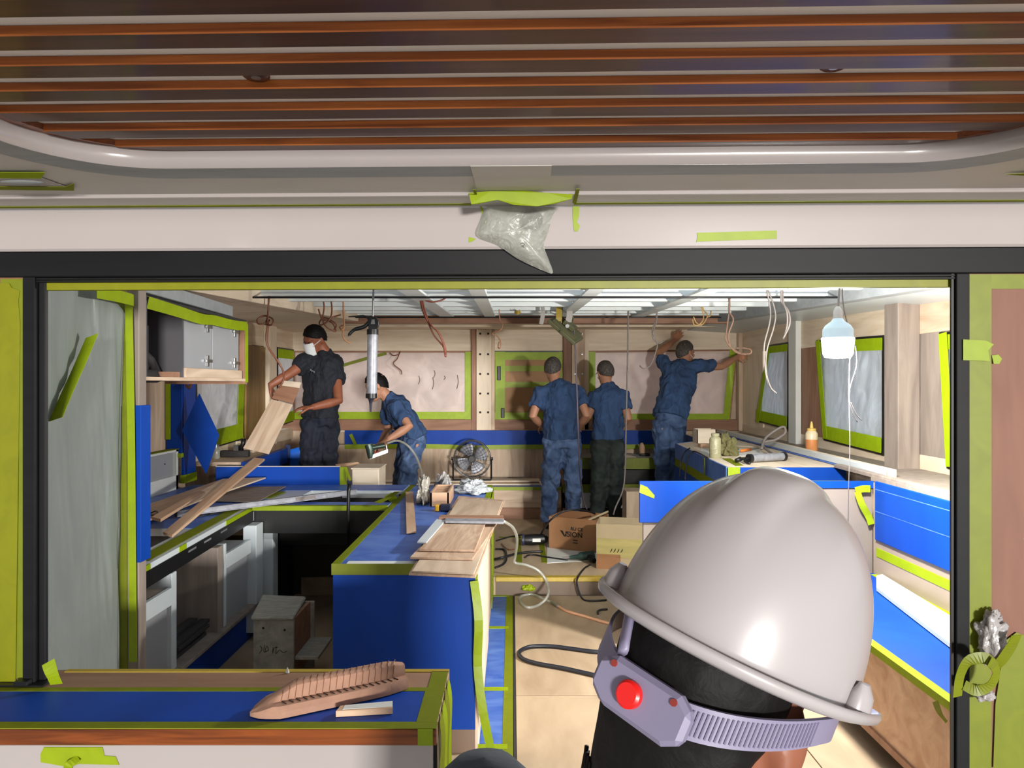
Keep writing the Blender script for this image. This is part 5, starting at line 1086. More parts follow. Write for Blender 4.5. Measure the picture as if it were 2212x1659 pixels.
build(G().prism([(L * .24, -.001, .165), (L * .30, -.001, .163), (L * .355, -.001, .115), (L * .33, -.001, .115)], (0, -.0006, 0)), 'print', M_ink, f1_, frame=Mx); build(G().prism([(L * .345, -.001, .125), (L * .36, -.001, .120), (L * .40, -.001, .160), (L * .385, -.001, .160)], (0, -.0006, 0)), 'print', M_ink, f1_, frame=Mx)
text_mesh('print', 'RU CE', .040, M_ink, f1_, Mx @ Matrix.Translation((L * .60, -.0012, .185)) @ RT, bold=.0008)
for k in (0, 1): build(G().box(L * .52, L * .62, -.0012, -.0006, .085 - .022 * k, .094 - .022 * k), 'print', M_ink, f1_, frame=Mx)
wire('torn_flap', [Mx @ Vector((L * .75, .1, .25)), Mx @ Vector((L * .95, .2, .29)), Mx @ Vector((L * 1.05, .26, .31))], .010, M_cardl, c1)
c2, f2_, Mx2, L2 = carton('cardboard_box', PZ(1288, 1228, PZT), PZ(1440, 1236, PZT), .30, .345, 'tall open carton with pale bands next to the printed box', m=M_cardl)
build(G().box(.002, L2 - .002, -.002, -.0005, .09, .235), 'pale_band', mat('olive_paper', rgb(176, 164, 104), .7, .1, 4, (1, 1, 6)), f2_, frame=Mx2); build(G().box(.002, L2 * .35, -.002, -.0005, .0, .115), 'brown_band', M_card, f2_, frame=Mx2)
for k in range(4): build(G().tube([(L2 * (.20 + .05 * k), -.003, .13), (L2 * (.23 + .05 * k), -.003, .16), (L2 * (.22 + .05 * k), -.003, .14)], .002, 4), 'print', M_ink, f2_, frame=Mx2)
# power tools
q = PZ(1155, 1178, PZT); t1 = root('power_tool', q, 'black corded power tool lying left of the printed box', 'power tool')
build(G().tube([(q.x - .09, q.y, PZT + .05), (q.x - .03, q.y, PZT + .05), (q.x + .085, q.y + .01, PZT + .055)], [.045, .05, .042], 14), 'motor', M_blk, t1, smooth='auto'); build(G().tube([(q.x + .08, q.y, PZT + .055), (q.x + .105, q.y + .01, PZT + .05)], [.035, .03], 12), 'grip', M_blk, t1, smooth='auto')
build(G().lathe([(.02, 0), (.05, .004), (.05, .02)], (q.x - .115, q.y, PZT + .05), (1, 0, 0), 16), 'collar', mat('navy_plastic', rgb(40, 46, 80), .4), t1, smooth='auto'); build(G().box(q.x - .02, q.x + .05, q.y - .05, q.y - .044, PZT + .04, PZT + .07), 'label', M_whitep, t1)
q = PZ(1262, 1212, PZT); t2 = root('power_drill', q, 'dark green drill lying in front of the printed box', 'drill')
M_dg = mat('dark_green_plastic', rgb(36, 62, 58), .45)
build(G().tube([(q.x - .12, q.y, PZT + .03), (q.x - .05, q.y, PZT + .035), (q.x - .03, q.y, PZT + .04), (q.x + .08, q.y + .01, PZT + .045)], [.012, .020, .034, .036], 12), 'body', M_dg, t2, smooth='auto'); build(G().tube([(q.x - .18, q.y, PZT + .03), (q.x - .11, q.y, PZT + .03)], [.004, .012], 8), 'chuck', M_greyw, t2, smooth='auto'); build(G().tube([(q.x + .03, q.y, PZT + .04), (q.x + .07, q.y - .09, PZT + .025)], [.026, .020], 10), 'grip', M_blk, t2, smooth='auto')
def floorw(name, pix, z, r, m, label, cat='cable'): return wire(name, [PZ(x, y, z + r) for x, y in pix], r, m, None, label=label, cat=cat)
wire('power_cable', [PZ(x, y, PZT + z_) for x, y, z_ in ((1068, 1208, .011), (1082, 1205, .034), (1096, 1201, .036), (1112, 1197, .011), (1138, 1193, .011), (1172, 1191, .011))], .010, M_cable, None, label='black cable running past the power tool towards the printed box', cat='cable')
wire('power_cable', [PZ(1165, 1160, PZT + .03), P(1185, 1128, 5.95), P(1215, 1106, 5.95), P(1250, 1101, 6.0), P(1275, 1106, 6.2), P(1285, 1110, 6.3)], .008, M_cable, None, label='black cable arching over the rim of the printed box', cat='cable')
floorw('power_cable', [(1072, 1168), (1100, 1160), (1130, 1155)], PZT, .007, M_cable, 'thin black cable left of the power tool')
floorw('power_cable', [(1070, 1186), (1090, 1188), (1094, 1205), (1088, 1218), (1070, 1226)], PZT, .009, M_cable, 'black cable curl at the island corner on the platform')
floorw('power_cable', [(1134, 1204), (1142, 1199), (1158, 1199), (1178, 1203), (1226, 1210)], PZT, .007, M_cable, 'thin black cable leading to the green drill')
wire('power_cable', [PZ(1275, 1220, PZT + .02), PZ(1262, 1228, PZT + .01), P(1247, 1250, 5.22), P(1248, 1270, 5.2), PZ(1258, 1293, .012), PZ(1275, 1298, .012), PZ(1310, 1296, .012)], .007, M_cable, None, label='black cable dropping over the platform edge near the helmet', cat='cable')
floorw('black_hose', [(1340, 1405), (1290, 1408), (1240, 1402), (1190, 1396), (1145, 1397), (1122, 1408), (1128, 1422), (1160, 1433), (1220, 1444), (1300, 1462)], .004, .012, mat('navy_hose', rgb(28, 32, 42), .4), 'thick black hose looped on the floor ply left of the helmet', 'hose')
wire('air_hose', [P(1088, 1126, 4.35), P(1108, 1140, 4.6), P(1117, 1165, 4.9), P(1114, 1197, 5.18), P(1112, 1215, 5.25), P(1135, 1220, 5.22), P(1162, 1232, 5.21), P(1180, 1255, 5.2), P(1184, 1285, 5.05), PZ(1165, 1306, .014), PZ(1140, 1312, .014), PZ(1124, 1300, .014), PZ(1126, 1288, .014), PZ(1150, 1284, .014), PZ(1180, 1296, .014), PZ(1196, 1302, .014)], .010, M_clear, None, label='clear air hose coiling from the island down to the floor', cat='hose')
build(G().tube([PZ(1193, 1301, .018), PZ(1206, 1309, .018)], .013, 10), 'hose_coupling', M_steel, None, smooth='auto', label='metal coupling joining the clear hose to the tan hose', cat='coupling')
floorw('tan_hose', [(1206, 1309), (1225, 1320), (1260, 1330), (1300, 1342), (1340, 1352)], .004, .010, mat('tan_hose', rgb(196, 150, 118), .45), 'tan air hose running under the helmet wearer', 'hose')
wire('cable_curl', [PZ(1312, 1316, .012), PZ(1298, 1317, .012), PZ(1291, 1321, .012), PZ(1292, 1326, .012)], .007, M_cable, None, label='small black cable curl beside the tan hose', cat='cable')
q = PZ(1140, 1284, .01); build(crumple((q.x, q.y, .060), .045, .03, .022, 6.6, amp=.5), 'tape_wad', M_lime, None, smooth=True, label='lime tape wad on the clear hose coil', cat='tape')
wire('rod_scrap', [PZ(1083, 1174, PZT + .01), PZ(1096, 1186, PZT + .01), PZ(1112, 1186, PZT + .01)], .005, M_bronze, None, label='thin bent brown rod on the platform', cat='rod')
# ================================================================== PEOPLE
TX = bpy.data.textures.new('cloth_folds', 'CLOUDS'); TX.noise_scale = .085; TX.noise_depth = 1
def soft(o, voxel, smooth=4, fold=0.0):
    r_ = o.modifiers.new('remesh', 'REMESH'); r_.mode = 'VOXEL'; r_.voxel_size = voxel; r_.use_smooth_shade = True
    s_ = o.modifiers.new('smooth', 'SMOOTH'); s_.iterations = smooth; s_.factor = .5
    if fold:
        d_ = o.modifiers.new('folds', 'DISPLACE'); d_.texture = TX; d_.strength = fold; d_.mid_level = .5; d_.texture_coords = 'GLOBAL'
    return o
UP = Vector((0, 0, 1))
def hand(g, w_, d_, n_, curl=.5, side=1, s=1.0, spread=.0):
    d_ = Vector(d_).normalized(); n_ = Vector(n_); n_ = (n_ - d_ * n_.dot(d_)).normalized(); l = d_.cross(n_) * side
    g.loft([(w_ - d_ * .02, l * .027 * s, n_ * .020 * s), (w_ + d_ * .02 * s, l * .033 * s, n_ * .017 * s), (w_ + d_ * .055 * s, l * .041 * s, n_ * .016 * s), (w_ + d_ * .088 * s, l * .040 * s, n_ * .013 * s), (w_ + d_ * .098 * s, l * .034 * s, n_ * .008 * s)])
    for i, ln in enumerate((.072, .082, .077, .060)):
        b = w_ + d_ * (.086 - .006 * abs(i - 1.2)) * s + l * (.030 - .020 * i) * s; pts = [b - d_ * .01]; a = .15; p = b
        dd = (d_ + l * (1.3 - i) * (.06 + spread)).normalized()
        for k in range(3):
            v = dd * math.cos(a) + n_ * math.sin(a); p = p + v * ln * s * (.42, .32, .26)[k]; pts.append(p); a += curl
        g.tube(pts, [.0098 * s, .0094 * s, .0086 * s, .0065 * s], 8)
    b = w_ + d_ * .022 * s + l * .026 * s
    g.tube([b, b + (d_ * .6 + l * .75 + n_ * .25) * .036 * s, b + (d_ * .95 + l * .7 + n_ * .5) * .055 * s, b + (d_ * 1.25 + l * .5 + n_ * .7) * .068 * s], [.014 * s, .012 * s, .0105 * s, .007 * s], 8)
def frame_of(f, up=UP):
    f = Vector(f).normalized(); u = Vector(up); u = (u - f * u.dot(f)).normalized(); return f, u, f.cross(u)
def head(g, c, f, u, r, s=1.0):
    rows = ((-.122, .016, .082, -.050), (-.108, .038, .092, -.005), (-.080, .056, .092, .03), (-.04, .068, .094, .075), (0, .075, .093, .098), (.04, .078, .097, .104), (.075, .066, .076, .092), (.10, .044, .048, .064), (.116, .014, .016, .024))
    g.loft([(c + u * h * s + f * (a - b) / 2 * s, r * w * s, f * (a + b) / 2 * s) for h, w, a, b in rows])
    g.ell(c + f * .098 * s - u * .018 * s, r * .012 * s, f * .016 * s, u * .022 * s, 8, 6)
    g.ell(c + f * .090 * s + u * .028 * s, r * .045 * s, f * .010 * s, u * .010 * s, 10, 6)
    g.ell(c + f * .088 * s - u * .065 * s, r * .022 * s, f * .011 * s, u * .010 * s, 10, 6)
    for k in (-1, 1):
        g.ell(c + r * .080 * k * s - f * .008 * s - u * .005 * s, r * .010 * s, f * .018 * s, u * .031 * s, 10, 8)
        g.ell(c + r * .045 * k * s + f * .072 * s - u * .025 * s, r * .02 * s, f * .018 * s, u * .02 * s, 8, 6)
def hair(c, f, u, r, m, parent, e=.008, ext=97, tilt=.6, amp=.005, s=1.0):
    a = (u - f * .10).normalized(); b = r; cc = a.cross(b); g = G()
    def fn(i, j):
        th = 2 * math.pi * i; sn = math.sin(th); ex = lerp(82, 56, sn) if sn > 0 else lerp(82, 120, (-sn) ** .7); ph = math.radians(ex + 5 * noise.noise(Vector((math.cos(th) * 3, sn * 3, c.x)))) * j
        d = a * math.cos(ph) + (b * math.cos(th) + cc * math.sin(th)) * math.sin(ph)
        x, y, z = d.dot(r), d.dot(f), d.dot(u)
        e2 = (e - .006) * (1 - j ** 3) + .001
        k = 1 / math.sqrt((x / (.079 + e2)) ** 2 + (y / (.101 + e2)) ** 2 + (z / (.119 + e2)) ** 2)
        k *= s; k += amp * (noise.noise(d * 9) + .6 * noise.noise(d * 23)) * min(1, j * 4)
        return c + u * .003 + d * k
    return build(g.grid(fn, 48, 20), 'hair', m, parent, smooth=True, solid=.005)
def person(label, J, f, hf, skin, shirt, trs, hairm, hup=UP, sleeve=.62, width=1.0, hair_e=.008, tilt=.6, shoes=True, sitting=False, palms=None, curls=(.5, .5), hand_dirs=None, spread=0.0, ext=97):
    f, u, r = frame_of(f)
    ped = root('person', (J['pel'].x, J['pel'].y, min(J['an_l'].z, J['an_r'].z) - .09), label, 'person')
    pel, che, nek, hd = J['pel'], J['che'], J['nek'], J['head']; mid = pel.lerp(che, .42) - f * .0
    g = G()
    sp = [pel - u * .02, mid, pel.lerp(che, .78), che]
    def rings(pts, wd):
        out = []
        for i, (p, (a, b)) in enumerate(zip(pts, wd)):
            t = (pts[min(i + 1, len(pts) - 1)] - pts[max(i - 1, 0)]).normalized(); rr = (r - t * r.dot(t)).normalized(); out.append((p, rr * a * width, t.cross(rr) * b * width))
        return out
    g.loft(rings(sp, [(.13, .09), (.13, .09), (.15, .10), (.11, .07)]))
    nd = (hd - nek).normalized()
    g.tube([nek - nd * .08, nek + nd * .02, hd - nd * .03], [.062, .058, .056], 12)
    hf_, hu, hr = frame_of(hf, hup); head(g, hd, hf_, hu, hr)
    for s_, sd in (('l', -1), ('r', 1)):
        sh_, el, wr_ = J['sh_' + s_], J['el_' + s_], J['wr_' + s_]
        g.tube([sh_, sh_.lerp(el, .5), el, el.lerp(wr_, .35), wr_], [.052, .046, .040, .041, .027], 12)
        hd_ = (hand_dirs or {}).get(s_, wr_ - el); pn = (palms or {}).get(s_, -UP)
        hand(g, wr_, hd_, pn, curls[0 if s_ == 'l' else 1], 1 if sd < 0 else -1, spread=spread)
        hp_, kn, an = J['hip_' + s_], J['kn_' + s_], J['an_' + s_]
        g.tube([hp_, hp_.lerp(kn, .5), kn, kn.lerp(an, .4), an, an - u * .05], [.085, .075, .055, .056, .04, .038], 12)
        g.tube([an - u * .055 - f * .05, an - u * .055 + f * .12], [.04, .035], 10)
    g.loft(rings([pel - u * .09, pel, pel.lerp(mid, .6)], [(.12, .09), (.14, .10), (.13, .09)]))
    body = build(g, 'body', skin, ped, smooth=True); soft(body, .0075, 3)
    # shirt
    g = G(); dn = (pel - mid).normalized()
    g.loft(rings([pel + dn * .055, pel, mid, pel.lerp(che, .72), che - (che - mid).normalized() * .02, che.lerp(nek, .55), nek + nd * .012], [(.182, .135), (.178, .130), (.170, .125), (.192, .132), (.178, .108), (.12, .085), (.068, .066)]))
    for s_ in 'lr':
        sh_, el = J['sh_' + s_], J['el_' + s_]; e = sh_.lerp(el, sleeve)
        g.ell(sh_, (.072, 0, 0), (0, .072, 0), (0, 0, .068)); g.tube([che.lerp(sh_, .55), sh_, sh_.lerp(e, .5), e], [.075, .076, .072, .070], 14)
    so = build(g, 'shirt', shirt, ped, smooth=True); soft(so, .010, 4, .050)
    # trousers
    g = G()
    g.loft(rings([pel - u * .13, pel - u * .03, pel + (mid - pel) * .25], [(.155, .12), (.172, .128), (.160, .118)]))
    for s_ in 'lr':
        hp_, kn, an = J['hip_' + s_], J['kn_' + s_], J['an_' + s_]
        g.tube([hp_ + u * .03, hp_.lerp(kn, .35), kn, kn.lerp(an, .5), an - u * .035], [.100, .100, .086, .080, .074], 14)
    to = build(g, 'trousers', trs, ped, smooth=True); soft(to, .010, 4, .055)
    if shoes:
        for s_ in 'lr':
            an = J['an_' + s_]; g = G(); b = Vector((an.x, an.y, an.z - .09)); fh = Vector((f.x, f.y, 0)).normalized(); rh = fh.cross(UP)
            g.loft([(b + UP * .004 + fh * .05, rh * .044, fh * .135), (b + UP * .02 + fh * .05, rh * .046, fh * .138), (b + UP * .05 + fh * .03, rh * .042, fh * .11), (b + UP * .09, rh * .038, fh * .055), (b + UP * .10, rh * .03, fh * .045)])
            build(g, 'shoe', M_shoe, ped, smooth='auto')
    hair(hd, hf_, hu, hr, hairm, ped, e=hair_e, tilt=tilt, ext=ext)
    for k in (-1, 1):
        build(G().ell(hd + hf_ * .088 + hr * .032 * k + hu * .010, hr * .013, hf_ * .008, hu * .006, 10, 6), 'eye', M_ink, ped, smooth=True)
    return ped, (hd, hf_, hu, hr)
# --- two workers with their backs to us
J = dict(pel=P(1213, 938, 7.1), che=P(1206, 842, 7.12), nek=P(1200, 824, 7.13), head=P(1194, 799, 7.16), sh_l=P(1166, 850, 7.1), sh_r=P(1248, 848, 7.1), el_l=P(1151, 899, 7.04), wr_l=P(1172, 921, 7.28), el_r=P(1267, 897, 7.02), wr_r=P(1244, 927, 7.26),
         hip_l=P(1194, 957, 7.1), hip_r=P(1233, 957, 7.1), kn_l=P(1189, 1042, 7.06), kn_r=P(1238, 1042, 7.08), an_l=P(1184, 1121, 7.1), an_r=P(1238, 1115, 7.18))
J['an_l'].z = PZT + .09; J['an_r'].z = PZT + .09
person('worker in navy tee and dusty blue trousers standing left of the pair, back turned', J, (.05, 1, 0), (.25, .95, -.25), M_skin, M_shirt, M_jean, M_hairg, hair_e=.016)
J = dict(pel=P(1313, 938, 7.25), che=P(1316, 848, 7.27), nek=P(1310, 830, 7.28), head=P(1308, 806, 7.31), sh_l=P(1285, 856, 7.25), sh_r=P(1345, 856, 7.25), el_l=P(1270, 900, 7.2), wr_l=P(1256, 918, 7.36), el_r=P(1357, 904, 7.2), wr_r=P(1338, 924, 7.42),
         hip_l=P(1297, 957, 7.25), hip_r=P(1328, 957, 7.25), kn_l=P(1294, 1038, 7.2), kn_r=P(1328, 1038, 7.22), an_l=P(1291, 1112, 7.25), an_r=P(1327, 1112, 7.27))
J['an_l'].z = PZT + .09; J['an_r'].z = PZT + .09
p4, hh = person('worker in navy tee and dark green jeans standing right of the pair, back turned', J, (-.05, 1, 0), (-.25, .95, -.3), M_skin, M_shirt, M_jeang, M_hairg, hair_e=.015, width=.92)
c_, f_, u_, r_ = hh
build(G().tube([c_ - r_ * .082 + u_ * .012 - f_ * .01, c_ - r_ * .075 + f_ * .08 + u_ * .012], .003, 6), 'glasses_arm', M_ink, p4); build(G().tube([c_ - r_ * .084 - f_ * .012, c_ - r_ * .07 + f_ * .05 - u_ * .07], .002, 6), 'mask_strap', M_mask, p4)
# --- reaching worker at the right
J = dict(pel=P(1449, 892, 7.34), che=P(1472, 797, 7.52), nek=P(1479, 783, 7.55), head=P(1480, 762, 7.58), sh_l=P(1440, 795, 7.54), sh_r=P(1512, 790, 7.5), el_l=P(1423, 762, 7.72), wr_l=P(1458, 735, 8.03), el_r=P(1558, 792, 7.66), wr_r=P(1592, 772, 7.86),
         hip_l=P(1432, 915, 7.3), hip_r=P(1462, 918, 7.3), kn_l=P(1430, 985, 7.32), kn_r=P(1456, 982, 7.36), an_l=P(1432, 1042, 7.22), an_r=P(1456, 1042, 7.24))
J['an_l'].z = Z(-1.012); J['an_r'].z = Z(-1.012)
stp = root('step_box', (1.62, 7.26, PZT), 'low wooden step under the reaching worker, mostly hidden by the console', 'step')
B('body', M_plyx, 1.38, 1.80, 7.12, 7.48, PZT, Z(-1.125), stp, bevel=.004); B('tread', M_pale, 1.37, 1.81, 7.11, 7.49, Z(-1.125), Z(-1.11), stp, bevel=.002)
p5, hh = person('worker in navy tee reaching up to the far right window with both arms', J, (.18, 1, 0), (.86, .5, -.05), M_skin, M_shirt, M_jean, M_hairg, hair_e=.014, palms={'l': (0, 1, 0), 'r': (0, 1, -.3)}, curls=(.08, .45), hand_dirs={'l': (.55, .25, .62), 'r': (.9, .3, .2)}, spread=.1, tilt=.75, sleeve=.55)
c_, f_, u_, r_ = hh
build(G().tube([c_ + r_ * .084 - u_ * .02 - f_ * .012, c_ + r_ * .078 + f_ * .035 - u_ * .05, c_ + r_ * .06 + f_ * .075 - u_ * .08], .003, 6), 'mask_strap', M_mask, p5)
# --- masked worker holding a board
J = dict(pel=P(692, 888, 6.2), che=P(697, 777, 6.2), nek=P(699, 760, 6.19), head=P(681, 732, 6.13), sh_r=P(662, 782, 6.12), sh_l=P(724, 780, 6.27), el_r=P(622, 810, 6.00), wr_r=P(584, 832, 5.93), el_l=P(731, 866, 6.06), wr_l=P(674, 880, 5.90),
         hip_r=P(676, 915, 6.18), hip_l=P(708, 915, 6.22), kn_r=P(670, 1005, 6.12), kn_l=P(706, 1005, 6.2), an_r=P(672, 1095, 6.15), an_l=P(706, 1095, 6.22))
J['an_l'].z = .385 + .09; J['an_r'].z = .385 + .09
p1, hh = person('worker in black tee and white face mask holding a board at the left', J, (-.55, -.83, 0), (-.62, -.62, -.52), M_skind, M_shirtd, M_trsd, M_hair, hup=(.15, -.15, 1), hair_e=.012, width=.98, palms={'r': (1, .1, 0), 'l': (0, .2, -1)}, curls=(.55, .5), hand_dirs={'r': (.12, -.05, -.9), 'l': (-.95, -.05, -.05)}, tilt=.45, ext=98, sleeve=.55)
c_, f_, u_, r_ = hh
g = G(); mk = []
def mkf(a, b):
    th = (a - .5) * 2.5; h = lerp(-.108, .012, b); k = 1 - abs(b - .42) * .55
    return c_ + u_ * h + f_ * (.098 + .030 * math.cos(th) * k - .055 * (1 - math.cos(th))) + r_ * (.064 * math.sin(th) * (1.05 - .35 * abs(b - .6)))
build(g.grid(mkf, 16, 10), 'face_mask', M_mask, p1, smooth=True, solid=.003)
for k in (-1, 1): build(G().tube([c_ + r_ * .055 * k + f_ * .085 - u_ * .02, c_ + r_ * .078 * k + f_ * .03 + u_ * .0, c_ + r_ * .082 * k - f_ * .01 + u_ * .01], .0025, 6), 'mask_strap', M_mask, p1)
for i_ in range(4):
    q = P(671 + 2.6 * i_, 799 + 1.4 * i_, 6.025); build(G().box(q.x - .002, q.x + .002, q.y - .002, q.y + .002, q.z - .005 - .002 * (i_ % 2), q.z + .005), 'logo_mark', M_laqg, p1)
bd = root('held_board', P(590, 900, 5.8), 'pale thin board held by the masked worker', 'board')
slab('panel', [P(586, 862, 5.83), P(632, 874, 5.78), P(580, 981, 5.62), P(525, 968, 5.66)], .008, M_plyx, bd, bevel=.001); slab('panel', [P(603, 832, 5.90), P(646, 838, 5.86), P(632, 872, 5.79), P(587, 860, 5.84)], .008, M_brownx, bd, bevel=.001)
slab('panel', [P(612, 822, 5.94), P(650, 826, 5.90), P(646, 838, 5.87), P(603, 832, 5.91)], .008, M_pale, bd)
# --- bending worker with a nailer
J = dict(pel=P(892, 938, 6.6), che=P(848, 868, 6.58), nek=P(836, 858, 6.56), head=P(814, 834, 6.52), sh_l=P(857, 882, 6.40), sh_r=P(840, 876, 6.76), el_l=P(884, 921, 6.30), wr_l=P(838, 950, 6.20), el_r=P(838, 930, 6.78), wr_r=P(822, 958, 6.42),
         hip_l=P(893, 958, 6.50), hip_r=P(882, 956, 6.70), kn_l=P(877, 1040, 6.45), kn_r=P(868, 1040, 6.68), an_l=P(886, 1138, 6.52), an_r=P(880, 1136, 6.72))
J['an_l'].z = PZT + .09; J['an_r'].z = PZT + .09
person('worker in navy tee bending over with a nail gun in the left background', J, (-1, -.2, 0), (-.9, -.2, -.42), M_skin, M_shirt, M_jean, M_hair, hair_e=.012, width=.95, palms={'l': (-.3, .4, -.9), 'r': (-.3, -.2, -.9)}, curls=(.6, .6), hand_dirs={'l': (-.7, 0, -.5), 'r': (-.6, -.4, -.4)}, sleeve=.72)
ng = P(815, 972, 6.12); nl = root('nail_gun', ng - Vector((0, 0, .07)), 'silver and green pneumatic nail gun in the bending worker hands', 'nail gun')
M_ng = mat('green_grey_metal', rgb(84, 100, 92), .35, .1, 10, metal=.6)
NG = lambda x, y, d: P(x, y, d - .035)
build(G().tube([NG(796, 960, 6.12), NG(800, 972, 6.12), NG(801, 990, 6.12)], [.034, .036, .024], 14), 'cylinder', M_ng, nl, smooth='auto'); build(G().tube([NG(799, 968, 6.12), NG(832, 962, 6.14)], [.022, .020], 12), 'handle', M_ng, nl, smooth='auto')
build(G().hexa([NG(800, 992, 6.10), NG(838, 978, 6.12), NG(838, 978, 6.15), NG(800, 992, 6.13), NG(800, 984, 6.10), NG(838, 970, 6.12), NG(838, 970, 6.15), NG(800, 984, 6.13)]), 'magazine', M_steel, nl); build(G().tube([NG(834, 962, 6.14), NG(836, 976, 6.14)], .010, 8), 'rear_post', M_steel, nl)
build(G().tube([NG(808, 974, 6.12), NG(812, 980, 6.12), NG(818, 974, 6.12)], .006, 8), 'trigger', mat('red_plastic', rgb(170, 40, 34), .4), nl, smooth=True)
wire('air_hose', [P(836, 958, 6.11), P(858, 952, 6.1), P(880, 962, 6.05), P(898, 985, 6.0), P(908, 1012, 5.8), P(914, 1036, 5.5), P(919, 1045, 5.34), PZ(922, 1053, IZ + .016)], .010, M_clear, None, label='clear air hose drooping from the nail gun to the island', cat='hose')
# ================================================================== FOREGROUND: person with the white helmet
HO = P(1580, 1386, .68)
fF = Vector((.60, .70, -.34)).normalized(); uF = Vector((.30, -.06, 1)); uF = (uF - fF * uF.dot(fF)).normalized(); rF = fF.cross(uF)
HM = Matrix((rF, fF, uF)).transposed().to_4x4(); HM.translation = HO
hel = root('safety_helmet', HO, 'white hard hat with a grey ratchet strap worn in the foreground', 'helmet')
M_hat = mat('white_hat_plastic', rgb(170, 164, 165), .32, .01, 2, spec=.5, coat=.25)
HA, HB, HH = .111, .129, .163
def dome(t, ph):
    th = 2 * math.pi * t; s_ = math.sin(ph) ** .86; x = HA * math.cos(th) * s_; y = HB * math.sin(th) * s_; z = HH * math.cos(ph) ** 1.0
    k = 1.0
    top = max(0, math.cos(ph))
    crest = math.exp(-(x / .027) ** 6) * min(1, top * 3.0) * .0075                 # wide central crest
    crest *= min(1, max(0, (y + .12) / .06)); crest += 0 * math.exp(-((abs(x) - .050) / .010) ** 2) * max(0, min(1, (top - .25) * 3)) * (1 if y > -.07 else max(0, 1 + (y + .07) / .03))
    n_ = Vector((x / HA ** 2, y / HB ** 2, z / HH ** 2)).normalized()
    return Vector((x, y, z)) + n_ * crest
NT = 96; rowsn = 34; vs = []; fs = []
for j in range(rowsn + 1):
    ph = (math.pi / 2) * (j / rowsn) + (1e-4 if j == 0 else 0)
    for i in range(NT): vs.append(dome(i / NT, ph))
def brim(t):
    th = 2 * math.pi * t; return max(0, math.sin(th)) ** 2 * .034
for off, z_, pk in ((.004, -.0005, .1), (.010, -.001, .7), (.0145, .003, 1), (.0175, .003, 1), (.019, -.001, 1), (.0175, -.006, 1), (.010, -.009, .9), (.0, -.010, 0), (-.003, .012, 0)):
    for i in range(NT):
        th = 2 * math.pi * i / NT; o_ = off + brim(i / NT) * pk
        d = Vector((math.cos(th) / HA, math.sin(th) / HB, 0)).normalized(); vs.append(Vector((HA * math.cos(th), HB * math.sin(th), z_ - brim(i / NT) * pk * .35)) + d * o_)
R2 = len(vs) // NT
for j in range(R2 - 1):
    for i in range(NT): fs.append((j * NT + i, j * NT + (i + 1) % NT, (j + 1) * NT + (i + 1) % NT, (j + 1) * NT + i))
build(G().add(vs, fs), 'shell', M_hat, hel, frame=HM, smooth=True)
for th in (math.radians(2), math.radians(178), math.radians(-146)):
    d = Vector((math.cos(th) / HA, math.sin(th) / HB, 0)).normalized(); p = Vector((HA * math.cos(th), HB * math.sin(th), .010)) + d * .004; tt = UP.cross(d)
    build(G().loft([(p - UP * .010, tt * .017, d * .012), (p + UP * .004, tt * .016, d * .010), (p + UP * .013, tt * .012, d * .004)]), 'slot_lug', M_hat, hel, frame=HM, smooth='auto')
build(G().lathe([(.0026, 0), (.0026, .002)], dome(.25, .62) * 1.012, (0, 1, .6), 10), 'vent_hole', M_ink, hel, frame=HM)
# harness: band round the head, ratchet block, red knob
M_lil = mat('lilac_grey_plastic', rgb(132, 126, 152), .45, .05, 8)
def band(t): 
    th = math.radians(lerp(-198, 18, t)); dp = .5 * (1 - math.sin(th)); return Vector((.104 * math.cos(th), .126 * math.sin(th), -.026 - .036 * max(0, -math.sin(th)) ** 1.5)), Vector((math.cos(th), math.sin(th), -.12))
g = G(); NB = 60; vs = []
for i in range(NB + 1):
    p, n_ = band(i / NB); n_.normalize(); hw = .010 + .004 * max(0, math.sin(math.pi * i / NB))
    vs += [p - UP * hw, p + UP * hw, p + UP * hw - n_ * .003, p - UP * hw - n_ * .003]
fs = []
for i in range(NB):
    for k in range(4): fs.append((4 * i + k, 4 * i + (k + 1) % 4, 4 * i + 4 + (k + 1) % 4, 4 * i + 4 + k))
bnd = build(g.add(vs, fs + [(0, 1, 2, 3), (4 * NB + 3, 4 * NB + 2, 4 * NB + 1, 4 * NB)]), 'head_band', M_lil, hel, frame=HM, smooth='auto')
for i in range(34):
    p, n_ = band(.56 + .009 * i); build(G().tube([p + n_ * .0006 - UP * .010, p + n_ * .0006 + UP * .010], .0010, 5), 'tooth', M_lil, bnd, frame=HM)
rb = Vector((.0, -.124, -.062))
hexp = [(-.046, -.010), (-.030, -.021), (.032, -.021), (.046, -.012), (.046, .012), (.032, .021), (-.030, .021), (-.046, .012)]
rat = build(G().prism([rb + Vector((a, .004, b)) for a, b in hexp], (0, -.014, 0)), 'ratchet', M_lil, hel, frame=HM, bevel=.004)
build(G().lathe([(.0112, 0), (.0112, .005), (.009, .007), (0, .007)], rb + Vector((-.006, -.010, 0)), (0, -1, 0), 24), 'red_knob', mat('red_knob', rgb(226, 24, 20), .35), rat, frame=HM, smooth='auto')
for k in (-1, 1):
    if k < 0: build(G().tube([rb + Vector((.030 * k, -.004, .024)), Vector((.036 * k, -.122, -.030)), Vector((.045 * k, -.118, -.004))], .008, 8, .5), 'rear_strap', M_lil, hel, frame=HM, smooth=True)
    build(G().lathe([(.003, 0), (.003, .002)], rb + Vector((.030 * k, -.0095, .014)), (0, -1, 0), 8), 'rivet', mat('rust_red', rgb(140, 50, 40), .5), rat, frame=HM)
